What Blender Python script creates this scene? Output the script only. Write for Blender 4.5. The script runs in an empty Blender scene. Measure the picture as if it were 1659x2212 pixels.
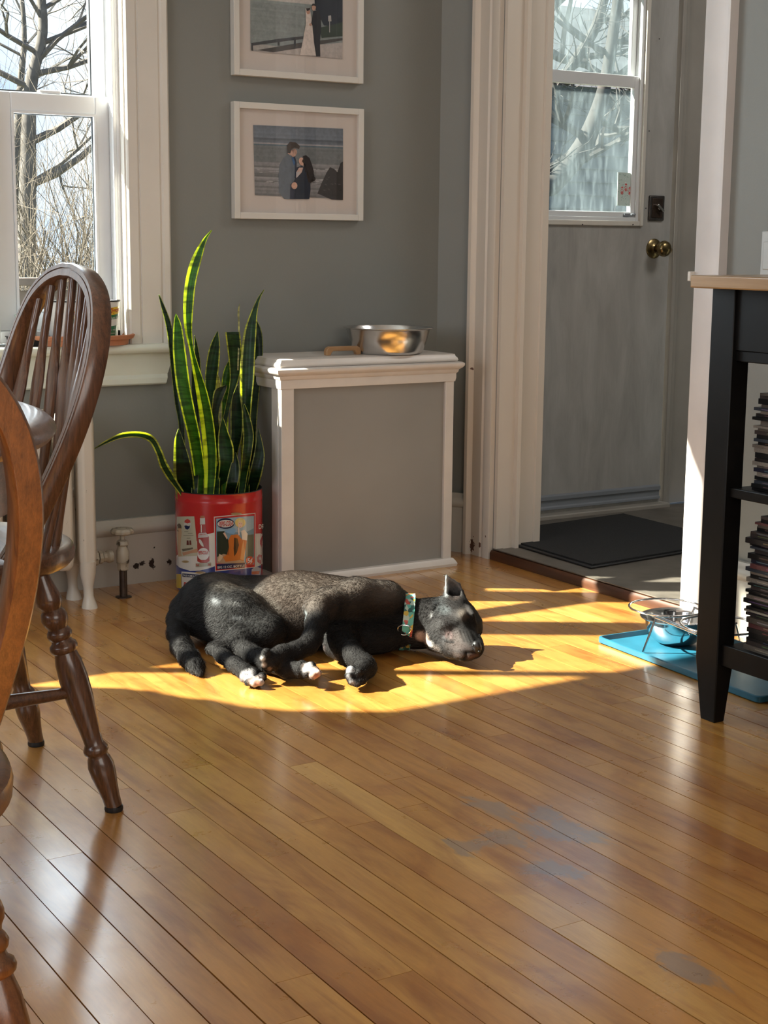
import bpy, bmesh, math, random
import numpy as np
from mathutils import Vector, Matrix
rnd = random.Random(7)
S = bpy.context.scene
COL = S.collection
R_ = math.radians

# ------------------------------------------------------------------ camera
IMW, IMH, FPX, CAMH = 1659, 2212, 3301.66, 0.96
YAW, PITCH, ROLL = R_(31.788), R_(10.0375), R_(-0.5456)
_fwd = Vector((math.sin(YAW)*math.cos(PITCH), math.cos(YAW)*math.cos(PITCH), -math.sin(PITCH)))
_rt = Vector((math.cos(YAW), -math.sin(YAW), 0)); _dn = _fwd.cross(_rt)
RT = _rt*math.cos(ROLL) + _dn*math.sin(ROLL); DN = -_rt*math.sin(ROLL) + _dn*math.cos(ROLL)
CAM = Vector((0, 0, CAMH))
cd = bpy.data.cameras.new('camera'); cam = bpy.data.objects.new('camera', cd); COL.objects.link(cam)
cd.sensor_fit = 'VERTICAL'; cd.sensor_height = 24.0; cd.lens = FPX/IMH*24.0; cd.clip_start = 0.05; cd.clip_end = 200
mw = Matrix.Identity(4)
for i in range(3):
    mw[i][0] = RT[i]; mw[i][1] = -DN[i]; mw[i][2] = -_fwd[i]; mw[i][3] = CAM[i]
cam.matrix_world = mw
S.camera = cam

# ------------------------------------------------------------------ sky, sun, exposure, window and fill light
S.view_settings.view_transform = 'Standard'; S.view_settings.look = 'None'
S.view_settings.exposure = 0.0; S.view_settings.gamma = 1.0; S.view_settings.use_curve_mapping = False
SKY = 1.45; SUN_E = 36.0; SUN_AZ = (0.85, -0.527); SUN_T = 0.785
W = bpy.data.worlds.new('sky'); S.world = W; W.use_nodes = True
nt = W.node_tree; nt.nodes.clear()
o_ = nt.nodes.new('ShaderNodeOutputWorld'); b_ = nt.nodes.new('ShaderNodeBackground')
tc = nt.nodes.new('ShaderNodeTexCoord'); nz = nt.nodes.new('ShaderNodeTexNoise'); cr = nt.nodes.new('ShaderNodeValToRGB')
nz.inputs['Scale'].default_value = 4.5; nz.inputs['Detail'].default_value = 5
cr.color_ramp.elements[0].position = 0.44; cr.color_ramp.elements[0].color = (0.26, 0.46, 0.80, 1)
cr.color_ramp.elements[1].position = 0.66; cr.color_ramp.elements[1].color = (1.0, 1.0, 1.0, 1)
nt.links.new(tc.outputs['Generated'], nz.inputs['Vector']); nt.links.new(nz.outputs['Fac'], cr.inputs['Fac'])
nt.links.new(cr.outputs['Color'], b_.inputs['Color']); b_.inputs['Strength'].default_value = SKY
nt.links.new(b_.outputs[0], o_.inputs[0])
sd = bpy.data.lights.new('sun', 'SUN'); sd.energy = SUN_E; sd.angle = R_(0.55); sd.color = (1.0, 0.93, 0.80)
so = bpy.data.objects.new('sun', sd); COL.objects.link(so)
so.rotation_euler = Vector((SUN_AZ[0], SUN_AZ[1], -SUN_T)).to_track_quat('-Z', 'Y').to_euler(); so.location = (-4, 8, 6)
def area(name, loc, rot, sx, sy, power, col=(1, 1, 1)):
    l = bpy.data.lights.new(name, 'AREA'); l.shape = 'RECTANGLE'; l.size = sx; l.size_y = sy; l.energy = power; l.color = col
    o = bpy.data.objects.new(name, l); COL.objects.link(o); o.location = loc; o.rotation_euler = [R_(a) for a in rot]
    return o
# area lamps add daylight at the back windows and left wall opening, plus fill
area('daylight_back_window', (0.55, 4.20, 1.43), (-90, 0, 0), 2.1, 1.45, 66, (0.88, 0.94, 1.0))
area('daylight_left_window', (-1.55, 1.7, 1.4), (0, -90, 0), 1.3, 1.6, 31, (0.92, 0.96, 1.0))
area('rear_fill_light', (0.3, -1.65, 1.5), (90, 0, 0), 2.6, 1.4, 43, (1.0, 0.95, 0.88))  # added fill lamp behind the camera, that wall has no window
area('hall_fill_light', (3.85, 2.45, 2.50), (12, 0, 0), 0.7, 0.7, 15, (1.0, 0.97, 0.93))  # added fill lamp out of view, brightens the hall and its door

# ------------------------------------------------------------------ helpers
def ray(px, py):
    return RT*((px-IMW/2)/FPX) + DN*((py-IMH/2)/FPX) + _fwd
def at_y(px, py, Y): d = ray(px, py); return CAM + d*(Y/d.y)
def at_x(px, py, X): d = ray(px, py); return CAM + d*(X/d.x)
def at_z(px, py, Z=0.0): d = ray(px, py); return CAM + d*((Z-CAMH)/d.z)

def setp(o, label=None, cat=None, group=None, kind=None):
    if label: o['label'] = label
    if cat: o['category'] = cat
    if group: o['group'] = group
    if kind: o['kind'] = kind
    return o
def empty(name, loc, label=None, cat=None, group=None, kind=None, rotz=0):
    o = bpy.data.objects.new(name, None); COL.objects.link(o); o.location = loc; o.rotation_euler = (0, 0, rotz)
    o.empty_display_size = 0.05
    return setp(o, label, cat, group, kind)

class MB:
    def __init__(s): s.v = []; s.f = []; s.m = []; s.c = []
    def add(s, vs, fs, mat=0, col=None):
        b = len(s.v); s.v += [tuple(v) for v in vs]
        for f in fs: s.f.append(tuple(b+i for i in f)); s.m.append(mat); s.c.append(col)
    def box(s, x0, x1, y0, y1, z0, z1, mat=0, col=None, M=None):
        vs = [Vector(p) for p in ((x0,y0,z0),(x1,y0,z0),(x1,y1,z0),(x0,y1,z0),(x0,y0,z1),(x1,y0,z1),(x1,y1,z1),(x0,y1,z1))]
        if M is not None: vs = [M@p for p in vs]
        s.add(vs, ((0,3,2,1),(4,5,6,7),(0,1,5,4),(1,2,6,5),(2,3,7,6),(3,0,4,7)), mat, col)
    def rings(s, rings, mat=0, col=None, caps=True, closed=False):
        n = len(rings[0]); vs = [p for r in rings for p in r]; fs = []
        m = len(rings)
        for i in range(m if closed else m-1):
            a = i*n; b = ((i+1) % m)*n
            for j in range(n):
                k = (j+1) % n; fs.append((a+j, a+k, b+k, b+j))
        if caps and not closed:
            fs.append(tuple(range(n-1, -1, -1))); fs.append(tuple((m-1)*n+j for j in range(n)))
        s.add(vs, fs, mat, col)
    def lathe(s, prof, loc=(0,0,0), n=48, M=None, mat=0, col=None, caps=True, axis='z'):
        rs = []
        for r, z in prof:
            ring = []
            for j in range(n):
                a = 2*math.pi*j/n; p = Vector((r*math.cos(a), r*math.sin(a), z))
                if axis == 'y': p = Vector((p.x, -p.z, p.y))
                if axis == 'x': p = Vector((p.z, p.x, p.y))
                if M is not None: p = M@p
                ring.append(p+Vector(loc))
            rs.append(ring)
        s.rings(rs, mat, col, caps)
    def tube(s, pts, rad, n=8, mat=0, col=None, closed=False, flat=None, up=None):
        pts = [Vector(p) for p in pts]; m = len(pts); rs = []
        if not hasattr(rad, '__len__'): rad = [rad]*m
        prev = None
        for i in range(m):
            if closed: t = pts[(i+1) % m]-pts[i-1]
            else: t = pts[min(i+1, m-1)]-pts[max(i-1, 0)]
            if t.length < 1e-9: t = Vector((0,0,1))
            t.normalize()
            if prev is None:
                a = Vector(up) if up else (Vector((0,0,1)) if abs(t.z) < 0.9 else Vector((1,0,0)))
                nrm = (a - t*a.dot(t)).normalized()
            else:
                nrm = (prev - t*prev.dot(t)).normalized()
            prev = nrm; bn = t.cross(nrm); r = rad[i]
            fl = flat[i] if flat else 1.0
            rs.append([pts[i] + nrm*(r*math.cos(2*math.pi*j/n)*fl) + bn*(r*math.sin(2*math.pi*j/n)) for j in range(n)])
        s.rings(rs, mat, col, True, closed)
    def sweep(s, path, prof, frames, mat=0, col=None, closed=False):
        rs = [[P + A*a + B*b for a, b in prof] for P, (A, B) in zip(path, frames)]
        s.rings(rs, mat, col, True, closed)
    def prism(s, poly, ext, mat=0, col=None):
        n = len(poly); a = [Vector(p) for p in poly]; e = Vector(ext); b = [p+e for p in a]
        s.add(a+b, [tuple(range(n-1, -1, -1)), tuple(range(n, 2*n))] + [(i, (i+1) % n, n+(i+1) % n, n+i) for i in range(n)], mat, col)
    def quad(s, a, b, c, d, mat=0, col=None): s.add((a, b, c, d), ((0, 1, 2, 3),), mat, col)
    def build(s, name, mats, parent=None, bevel=0, smooth=True, seg=2, fix=True, sub=0):
        me = bpy.data.meshes.new(name); me.from_pydata(s.v, [], s.f); me.update()
        if not isinstance(mats, (list, tuple)): mats = [mats]
        for m in mats: me.materials.append(m)
        if len(mats) > 1:
            me.polygons.foreach_set('material_index', s.m)
        if any(c is not None for c in s.c):
            at = me.color_attributes.new('Col', 'FLOAT_COLOR', 'CORNER'); dat = []
            for p, c in zip(me.polygons, s.c):
                c = c or (1, 1, 1)
                for _ in range(p.loop_total): dat += [c[0], c[1], c[2], 1.0]
            at.data.foreach_set('color', dat)
        if fix:
            bm = bmesh.new(); bm.from_mesh(me); bmesh.ops.recalc_face_normals(bm, faces=bm.faces); bm.to_mesh(me); bm.free()
        if smooth:
            me.polygons.foreach_set('use_smooth', [True]*len(me.polygons))
            try: me.set_sharp_from_angle(angle=R_(38))
            except Exception: pass
        o = bpy.data.objects.new(name, me); COL.objects.link(o)
        if parent is not None: o.parent = parent
        if bevel:
            b = o.modifiers.new('bevel', 'BEVEL'); b.width = bevel; b.segments = seg; b.limit_method = 'ANGLE'; b.angle_limit = R_(40)
            b.harden_normals = False
        if sub:
            m_ = o.modifiers.new('sub', 'SUBSURF'); m_.levels = sub; m_.render_levels = sub
        return o

# ------------------------------------------------------------------ materials
def newmat(name):
    m = bpy.data.materials.new(name); m.use_nodes = True; t = m.node_tree; t.nodes.clear()
    out = t.nodes.new('ShaderNodeOutputMaterial'); return m, t, out
def N(t, typ, **kw):
    n = t.nodes.new(typ)
    for k, v in kw.items():
        if k in n.inputs: n.inputs[k].default_value = v
        else: setattr(n, k, v)
    return n
def principled(t, out, col, rough=0.5, metal=0.0, spec=0.5, **kw):
    p = t.nodes.new('ShaderNodeBsdfPrincipled')
    p.inputs['Base Color'].default_value = (*col[:3], 1); p.inputs['Roughness'].default_value = rough
    p.inputs['Metallic'].default_value = metal; p.inputs['Specular IOR Level'].default_value = spec
    for k, v in kw.items(): p.inputs[k].default_value = v
    t.links.new(p.outputs[0], out.inputs[0]); return p
def coords(t, scale=(1,1,1), rot=(0,0,0), src='Object', loc=(0,0,0)):
    c = t.nodes.new('ShaderNodeTexCoord'); mp = t.nodes.new('ShaderNodeMapping')
    mp.inputs['Scale'].default_value = scale; mp.inputs['Rotation'].default_value = rot; mp.inputs['Location'].default_value = loc
    t.links.new(c.outputs[src], mp.inputs['Vector']); return mp
def noise(t, vec, scale, detail=4, rough=0.5, dist=0.0):
    n = t.nodes.new('ShaderNodeTexNoise'); n.inputs['Scale'].default_value = scale; n.inputs['Detail'].default_value = detail
    n.inputs['Roughness'].default_value = rough; n.inputs['Distortion'].default_value = dist
    if vec is not None: t.links.new(vec.outputs[0], n.inputs['Vector'])
    return n
def ramp(t, fac, stops):
    r = t.nodes.new('ShaderNodeValToRGB'); cr = r.color_ramp
    while len(cr.elements) < len(stops): cr.elements.new(0.5)
    for e, (p, c) in zip(cr.elements, stops):
        e.position = p; e.color = (*c[:3], 1) if hasattr(c, '__len__') else (c, c, c, 1)
    t.links.new(fac, r.inputs['Fac']); return r
def mixc(t, a, b, fac, blend='MIX'):
    m = t.nodes.new('ShaderNodeMix'); m.data_type = 'RGBA'; m.blend_type = blend
    for v, i in ((fac, 0), (a, 6), (b, 7)):
        if hasattr(v, 'links'): t.links.new(v, m.inputs[i])
        elif i == 0: m.inputs[0].default_value = v
        else: m.inputs[i].default_value = (*v[:3], 1)
    return m.outputs[2]
def bump(t, p, h, strength=0.2, dist=0.01):
    b = t.nodes.new('ShaderNodeBump'); b.inputs['Strength'].default_value = strength; b.inputs['Distance'].default_value = dist
    t.links.new(h, b.inputs['Height']); t.links.new(b.outputs[0], p.inputs['Normal']); return b
def mathn(t, op, a, b=None, clamp=False):
    m = t.nodes.new('ShaderNodeMath'); m.operation = op; m.use_clamp = clamp
    for i, v in enumerate((a, b)):
        if v is None: continue
        if hasattr(v, 'links'): t.links.new(v, m.inputs[i])
        else: m.inputs[i].default_value = v
    return m.outputs[0]

def plain(name, col, rough=0.5, metal=0.0, var=0.06, scale=8, bs=0.0, bscale=60, spec=0.5, **kw):
    m, t, out = newmat(name); p = principled(t, out, col, rough, metal, spec, **kw)
    c = coords(t); n = noise(t, c, scale, 5)
    lo = [x*(1-var) for x in col[:3]]; hi = [min(1, x*(1+var)) for x in col[:3]]
    r = ramp(t, n.outputs['Fac'], ((0.3, lo), (0.7, hi))); t.links.new(r.outputs[0], p.inputs['Base Color'])
    if bs: n2 = noise(t, c, bscale, 4); bump(t, p, n2.outputs['Fac'], bs, 0.002)
    return m
def wood(name, c1, c2, rough=0.35, axis=2, scale=60, coat=0.2, bs=0.15):
    m, t, out = newmat(name); p = principled(t, out, c1, rough, 0, 0.5)
    p.inputs['Coat Weight'].default_value = coat; p.inputs['Coat Roughness'].default_value = 0.15
    sc = [1, 1, 1]; sc[axis] = 0.05; c = coords(t, sc)
    n = noise(t, c, scale, 6, 0.6, 0.4); n2 = noise(t, c, scale*5, 3, 0.7)
    f = mathn(t, 'ADD', mathn(t, 'MULTIPLY', n.outputs['Fac'], 0.65), mathn(t, 'MULTIPLY', n2.outputs['Fac'], 0.35))
    r = ramp(t, f, ((0.35, c2), (0.62, c1))); t.links.new(r.outputs[0], p.inputs['Base Color'])
    bump(t, p, f, bs, 0.001); return m
def glass(name, tint=(1, 1, 1), refl=1.0):
    m, t, out = newmat(name); tr = N(t, 'ShaderNodeBsdfTransparent'); tr.inputs[0].default_value = (*tint, 1)
    gl = N(t, 'ShaderNodeBsdfGlossy'); gl.inputs['Roughness'].default_value = 0.02
    fr = N(t, 'ShaderNodeLayerWeight'); fr.inputs['Blend'].default_value = 0.5
    f = mathn(t, 'ADD', mathn(t, 'MULTIPLY', mathn(t, 'POWER', fr.outputs['Facing'], 5.0), 0.9*refl), 0.035*refl, True); mx = N(t, 'ShaderNodeMixShader')
    t.links.new(f, mx.inputs[0]); t.links.new(tr.outputs[0], mx.inputs[1]); t.links.new(gl.outputs[0], mx.inputs[2])
    t.links.new(mx.outputs[0], out.inputs[0]); return m
def dirty_glass(name):
    m, t, out = newmat(name); tr = N(t, 'ShaderNodeBsdfTransparent'); tr.inputs[0].default_value = (0.93, 0.98, 0.98, 1)
    gl = N(t, 'ShaderNodeBsdfGlossy'); gl.inputs['Roughness'].default_value = 0.03
    tl = N(t, 'ShaderNodeBsdfTranslucent'); tl.inputs[0].default_value = (0.36, 0.44, 0.47, 1)
    c = coords(t, (1, 1, 0.35)); n = noise(t, c, 5, 6, 0.6, 0.6); c2 = coords(t, (1, 1, 0.2)); n2 = noise(t, c2, 60, 3, 0.6)
    f = mathn(t, 'ADD', ramp(t, n.outputs['Fac'], ((0.35, 0.04), (0.70, 0.17))).outputs[0],
              ramp(t, n2.outputs['Fac'], ((0.5, 0.0), (0.72, 0.09))).outputs[0], True)
    mx = N(t, 'ShaderNodeMixShader'); t.links.new(f, mx.inputs[0]); t.links.new(tr.outputs[0], mx.inputs[1]); t.links.new(tl.outputs[0], mx.inputs[2])
    m2 = N(t, 'ShaderNodeMixShader'); m2.inputs[0].default_value = 0.05
    t.links.new(mx.outputs[0], m2.inputs[1]); t.links.new(gl.outputs[0], m2.inputs[2]); t.links.new(m2.outputs[0], out.inputs[0]); return m
def colattr(name, rough=0.5, metal=0.0, nscale=0, namt=0.0, spec=0.5, coat=0.0, stretch=(1,1,1)):
    m, t, out = newmat(name); p = principled(t, out, (1,1,1), rough, metal, spec); p.inputs['Coat Weight'].default_value = coat
    a = N(t, 'ShaderNodeAttribute'); a.attribute_name = 'Col'; src = a.outputs['Color']
    if nscale:
        c = coords(t, stretch); n = noise(t, c, nscale, 6, 0.65)
        r = ramp(t, n.outputs['Fac'], ((0.3, 1-namt), (0.7, 1+namt*0.6))); src = mixc(t, src, r.outputs[0], 1.0, 'MULTIPLY')
    t.links.new(src, p.inputs['Base Color']); return m
def chipped(name, col, chipc, rough=0.35, amt=0.66, yellow=0.25, scale=9, spots=()):
    m, t, out = newmat(name); p = principled(t, out, col, rough)
    c = coords(t); n = noise(t, c, 3, 4); y = (col[0], col[1]*0.93, col[2]*0.78)
    base = mixc(t, col, y, mathn(t, 'MULTIPLY', n.outputs['Fac'], yellow))
    n2 = noise(t, coords(t, (1, 1, 0.45)), scale, 5, 0.72); k = ramp(t, n2.outputs['Fac'], ((amt, 0.0), (amt+0.012, 1.0))); ko = k.outputs[0]
    if spots:
        cc = N(t, 'ShaderNodeTexCoord'); ns = noise(t, coords(t), 70, 4, .7)
        for (sx, sy, sz, sr, sv) in spots:
            q = N(t, 'ShaderNodeVectorMath'); q.operation = 'SUBTRACT'; t.links.new(cc.outputs['Object'], q.inputs[0]); q.inputs[1].default_value = (sx, sy, sz)
            q2 = N(t, 'ShaderNodeVectorMath'); q2.operation = 'MULTIPLY'; t.links.new(q.outputs[0], q2.inputs[0]); q2.inputs[1].default_value = (1/sr, 1/sr, 1/sv)
            l = N(t, 'ShaderNodeVectorMath'); l.operation = 'LENGTH'; t.links.new(q2.outputs[0], l.inputs[0])
            d = mathn(t, 'ADD', mathn(t, 'SUBTRACT', 1.0, l.outputs['Value']), mathn(t, 'MULTIPLY', mathn(t, 'SUBTRACT', ns.outputs['Fac'], 0.5), 4.0))
            d = mathn(t, 'MULTIPLY', d, 20.0, True); ko = mathn(t, 'MAXIMUM', ko, mathn(t, 'MULTIPLY', d, mathn(t, 'LESS_THAN', l.outputs['Value'], 1.6)))
    t.links.new(mixc(t, base, chipc, ko), p.inputs['Base Color'])
    n3 = noise(t, c, 45, 4); h = mathn(t, 'SUBTRACT', mathn(t, 'MULTIPLY', n3.outputs['Fac'], 0.25), ko); bump(t, p, h, 0.25, 0.002)
    return m

M = {}
M['wall'] = plain('painted_wall_grey', (0.205, 0.207, 0.190), 0.55, var=0.03, scale=3, bs=0.12, bscale=180)
M['ceil'] = plain('ceiling_white', (0.7, 0.69, 0.66), 0.8)
M['trim'] = plain('trim_white', (0.66, 0.62, 0.56), 0.38, var=0.04, scale=5, bs=0.08, bscale=40)
_cs = [(*at_y(px, py, 3.72), r, v) for px, py, r, v in ((1075, 613, .004, .009), (1099, 632, .004, .008), (1100, 650, .006, .009), (1089, 661, .006, .008), (1074, 675, .002, .018), (1099, 684, .002, .008), (1097, 742, .003, .004), (1095, 815, .003, .004), (1102, 560, .003, .004), (1093, 1062, .002, .004), (1065, 774, .003, .003))]
_cs += [(*at_x(px, py, 2.695), r, v) for px, py, r, v in ((1020, 797, .006, .005), (1018, 820, .003, .004), (1019, 1178, .009, .020), (1035, 1180, .006, .014), (1046, 1160, .004, .010), (1047, 1185, .003, .016), (1066, 1150, .003, .006))]
M['casing'] = chipped('old_trim_paint', (0.60, 0.545, 0.485), (0.085, 0.028, 0.012), 0.4, 0.80, 0.35, 16, _cs)
_bs = [(*at_y(px, py, 3.955), r, v) for px, py, r, v in ((294, 1223, .011, .009), (307, 1219, .010, .007), (328, 1216, .009, .011), (331, 1222, .006, .008), (367, 1214, .007, .009), (334, 1183, .003, .004), (331, 1137, .003, .003))]
M['bbpaint'] = chipped('baseboard_paint', (0.46, 0.44, 0.40), (0.022, 0.013, 0.010), 0.4, 0.80, 0.4, 9, _bs)
M['vinyl'] = plain('window_vinyl', (0.74, 0.75, 0.76), 0.35, var=0.02)
M['sillp'] = plain('sill_paint', (0.62, 0.64, 0.56), 0.4, var=0.05)
M['glass'] = glass('window_glass', (0.97, 1.0, 0.99))
M['pglass'] = glass('picture_glass', (0.99, 0.99, 0.99), 1.0)
M['dglass'] = dirty_glass('dusty_glass')
M['black'] = plain('black_rubber', (0.012, 0.012, 0.013), 0.5)
M['gasket'] = plain('dark_gasket', (0.02, 0.025, 0.03), 0.5)
M['white'] = plain('frame_white', (0.62, 0.59, 0.54), 0.4, var=0.02)
M['mat'] = plain('picture_mount', (0.60, 0.53, 0.48), 0.8, var=0.02)
M['cabp'] = plain('cabinet_grey_paint', (0.245, 0.232, 0.213), 0.42, var=0.05, scale=4, bs=0.05, bscale=90)
M['cabw'] = plain('cabinet_trim_paint', (0.60, 0.55, 0.50), 0.35, var=0.06, scale=12, bs=0.1, bscale=60)
M['steel'] = plain('brushed_steel', (0.62, 0.61, 0.60), 0.22, 1.0, var=0.05, scale=40)
M['chrome'] = plain('chrome_wire', (0.75, 0.75, 0.76), 0.12, 1.0, var=0.02)
M['brass'] = plain('aged_brass', (0.26, 0.19, 0.09), 0.25, 1.0, var=0.3, scale=60)
M['bronze'] = plain('lock_bronze', (0.10, 0.09, 0.085), 0.4, 0.8, var=0.3, scale=60)
M['beech'] = wood('beech_handle', (0.42, 0.24, 0.11), (0.30, 0.15, 0.06), 0.4, 0, 40)
M['oakd'] = wood('oak_shade', (0.150, 0.058, 0.026), (0.040, 0.014, 0.007), 0.30, 2, 70, 0.35)
M['oakt'] = wood('table_oak', (0.20, 0.105, 0.070), (0.08, 0.036, 0.022), 0.34, 1, 110, 0.3, 0.2)
M['oakh'] = wood('oak_lit', (0.36, 0.130, 0.032), (0.15, 0.045, 0.012), 0.30, 2, 55, 0.35)  # oak again, warm light of the nearer chair painted into the tone
M['butcher'] = wood('butcher_block', (0.36, 0.22, 0.10), (0.24, 0.13, 0.05), 0.35, 1, 25, 0.3)
M['blackp'] = plain('black_furniture_paint', (0.0040, 0.0034, 0.0030), 0.42, var=0.3, scale=20, bs=0.1, bscale=50, spec=0.22)
M['rad'] = chipped('radiator_paint', (0.60, 0.55, 0.48), (0.07, 0.05, 0.035), 0.35, 0.665, 0.5, 30)
M['pipe'] = plain('old_pipe', (0.06, 0.04, 0.03), 0.4, 0.6, var=0.3, scale=50)
M['terra'] = plain('terracotta', (0.46, 0.19, 0.10), 0.8, var=0.1, scale=30)
M['soil'] = plain('soil', (0.012, 0.009, 0.007), 0.9, var=0.5, scale=80, bs=0.8, bscale=120)
M['col'] = colattr('printed_tin', 0.22, 0.0, 0, 0, 0.5, 0.5)
M['print'] = colattr('photo_print', 0.45, 0, 90, 0.22)
M['mag'] = colattr('magazine_print', 0.45, 0, 300, 0.5, 0.3, 0, (1, 1, 6))
M['teal'] = plain('teal_silicone', (0.016, 0.115, 0.18), 0.38, var=0.12, scale=20, bs=0.05, bscale=30)
M['dmat'] = plain('doormat', (0.016, 0.016, 0.017), 0.95, var=0.6, scale=300, bs=1.0, bscale=400)
M['hallf'] = plain('hall_vinyl', (0.12, 0.105, 0.088), 0.45, var=0.25, scale=14, bs=0.1, bscale=60)
M['thresh'] = wood('threshold_wood', (0.10, 0.036, 0.014), (0.045, 0.016, 0.007), 0.35, 1, 40)
M['switchp'] = plain('switch_plastic', (0.42, 0.43, 0.42), 0.4, var=0.02)
M['plasticw'] = plain('white_plastic', (0.70, 0.70, 0.68), 0.35, var=0.02)
M['alu'] = plain('painted_sweep', (0.24, 0.26, 0.29), 0.4, var=0.05)

def door_paint():
    m, t, out = newmat('door_paint'); p = principled(t, out, (0.42, 0.41, 0.385), 0.4)
    n = noise(t, coords(t, (1, 1, 0.25)), 14, 6, 0.6, 0.5); n2 = noise(t, coords(t, (1, 1, 0.12)), 90, 3)
    r = ramp(t, n.outputs['Fac'], ((0.3, (0.33, 0.32, 0.30)), (0.7, (0.46, 0.45, 0.43)))); t.links.new(r.outputs[0], p.inputs['Base Color'])
    bump(t, p, mathn(t, 'ADD', n.outputs['Fac'], n2.outputs['Fac']), 0.35, 0.002); return m
M['door'] = door_paint()

def floor_mat():
    m, t, out = newmat('maple_boards'); p = principled(t, out, (0.5, 0.3, 0.1), 0.3, 0, 0.5)
    p.inputs['Coat Weight'].default_value = 0.95; p.inputs['Coat Roughness'].default_value = 0.16
    a = N(t, 'ShaderNodeAttribute'); a.attribute_name = 'Col'
    sep = N(t, 'ShaderNodeSeparateColor'); t.links.new(a.outputs['Color'], sep.inputs[0])
    c = N(t, 'ShaderNodeTexCoord')
    off = N(t, 'ShaderNodeCombineXYZ'); t.links.new(mathn(t, 'MULTIPLY', sep.outputs[1], 37.0), off.inputs[2])
    va = N(t, 'ShaderNodeVectorMath'); va.operation = 'ADD'; t.links.new(c.outputs['Object'], va.inputs[0]); t.links.new(off.outputs[0], va.inputs[1])
    mp = N(t, 'ShaderNodeMapping'); mp.inputs['Scale'].default_value = (1, 0.12, 1); t.links.new(va.outputs[0], mp.inputs['Vector'])
    g = noise(t, mp, 22, 6, 0.6, 0.8); fine = noise(t, mp, 180, 4, 0.7)
    mp2 = N(t, 'ShaderNodeMapping'); mp2.inputs['Scale'].default_value = (1, 0.5, 1); t.links.new(va.outputs[0], mp2.inputs['Vector'])
    fig = noise(t, mp2, 6, 4, 0.6, 1.2)
    base = ramp(t, sep.outputs[0], ((0.0, (0.38, 0.145, 0.030)), (0.35, (0.48, 0.218, 0.046)), (0.7, (0.55, 0.275, 0.064)), (1.0, (0.60, 0.34, 0.095))))
    r1 = ramp(t, g.outputs['Fac'], ((0.30, (0.66, 0.52, 0.44)), (0.5, (0.95, 0.93, 0.9)), (0.72, (1.12, 1.12, 1.1))))
    col = mixc(t, base.outputs[0], r1.outputs[0], 1.0, 'MULTIPLY')
    r2 = ramp(t, fig.outputs['Fac'], ((0.33, (0.72, 0.58, 0.50)), (0.50, (1, 1, 1)))); col = mixc(t, col, r2.outputs[0], 0.85, 'MULTIPLY')
    r3 = ramp(t, fine.outputs['Fac'], ((0.3, 0.90), (0.7, 1.05))); col = mixc(t, col, r3.outputs[0], 1.0, 'MULTIPLY')
    # worn grey patches where the varnish is gone
    wn = noise(t, coords(t, (1, 0.55, 1)), 13, 5, 0.7, 0.6)
    tot = None
    for (wx, wy, rx, ry) in [(1.375, 1.905, 0.06, 0.035), (1.52, 1.88, 0.045, 0.075), (1.34, 2.02, 0.0, 0.0), (1.48, 2.03, 0.03, 0.06), (1.41, 1.78, 0.03, 0.05), (1.37, 1.42, 0.02, 0.06)]:
        if rx == 0: continue
        q = N(t, 'ShaderNodeVectorMath'); q.operation = 'SUBTRACT'; t.links.new(c.outputs['Object'], q.inputs[0]); q.inputs[1].default_value = (wx, wy, 0)
        q2 = N(t, 'ShaderNodeVectorMath'); q2.operation = 'MULTIPLY'; t.links.new(q.outputs[0], q2.inputs[0]); q2.inputs[1].default_value = (1/rx, 1/ry, 0)
        l = N(t, 'ShaderNodeVectorMath'); l.operation = 'LENGTH'; t.links.new(q2.outputs[0], l.inputs[0])
        d = mathn(t, 'SUBTRACT', 1.35, l.outputs['Value'])
        tot = d if tot is None else mathn(t, 'MAXIMUM', tot, d)
    k = mathn(t, 'MULTIPLY', mathn(t, 'ADD', tot, mathn(t, 'MULTIPLY', mathn(t, 'SUBTRACT', wn.outputs['Fac'], 0.52), 6.0)), 2.0, True)
    kk = mathn(t, 'MULTIPLY', k, 0.62)
    col = mixc(t, col, (0.21, 0.18, 0.16), kk)
    t.links.new(col, p.inputs['Base Color'])
    scr = noise(t, coords(t, (1, 1, 1)), 9, 6, 0.7); sc2 = noise(t, coords(t, (6, 1, 1), (0, 0, 0.6)), 60, 2, 0.5)
    rr = ramp(t, scr.outputs['Fac'], ((0.3, 0.24), (0.7, 0.42))); t.links.new(rr.outputs[0], p.inputs['Roughness'])
    h = mathn(t, 'ADD', mathn(t, 'MULTIPLY', fine.outputs['Fac'], 0.4), mathn(t, 'ADD', mathn(t, 'MULTIPLY', scr.outputs['Fac'], 0.9), mathn(t, 'MULTIPLY', sc2.outputs['Fac'], 0.25)))
    bump(t, p, h, 0.10, 0.002)
    return m
M['floor'] = floor_mat()

# ------------------------------------------------------------------ the room
BW, RW = 3.975, 2.717            # back wall plane (y) and right wall plane (x)
LW, RR, CE = -1.6, -1.7, 2.62
def struct(mb, name, mat, **kw):
    o = mb.build(name, mat, **kw); o['kind'] = 'structure'; return o

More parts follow.
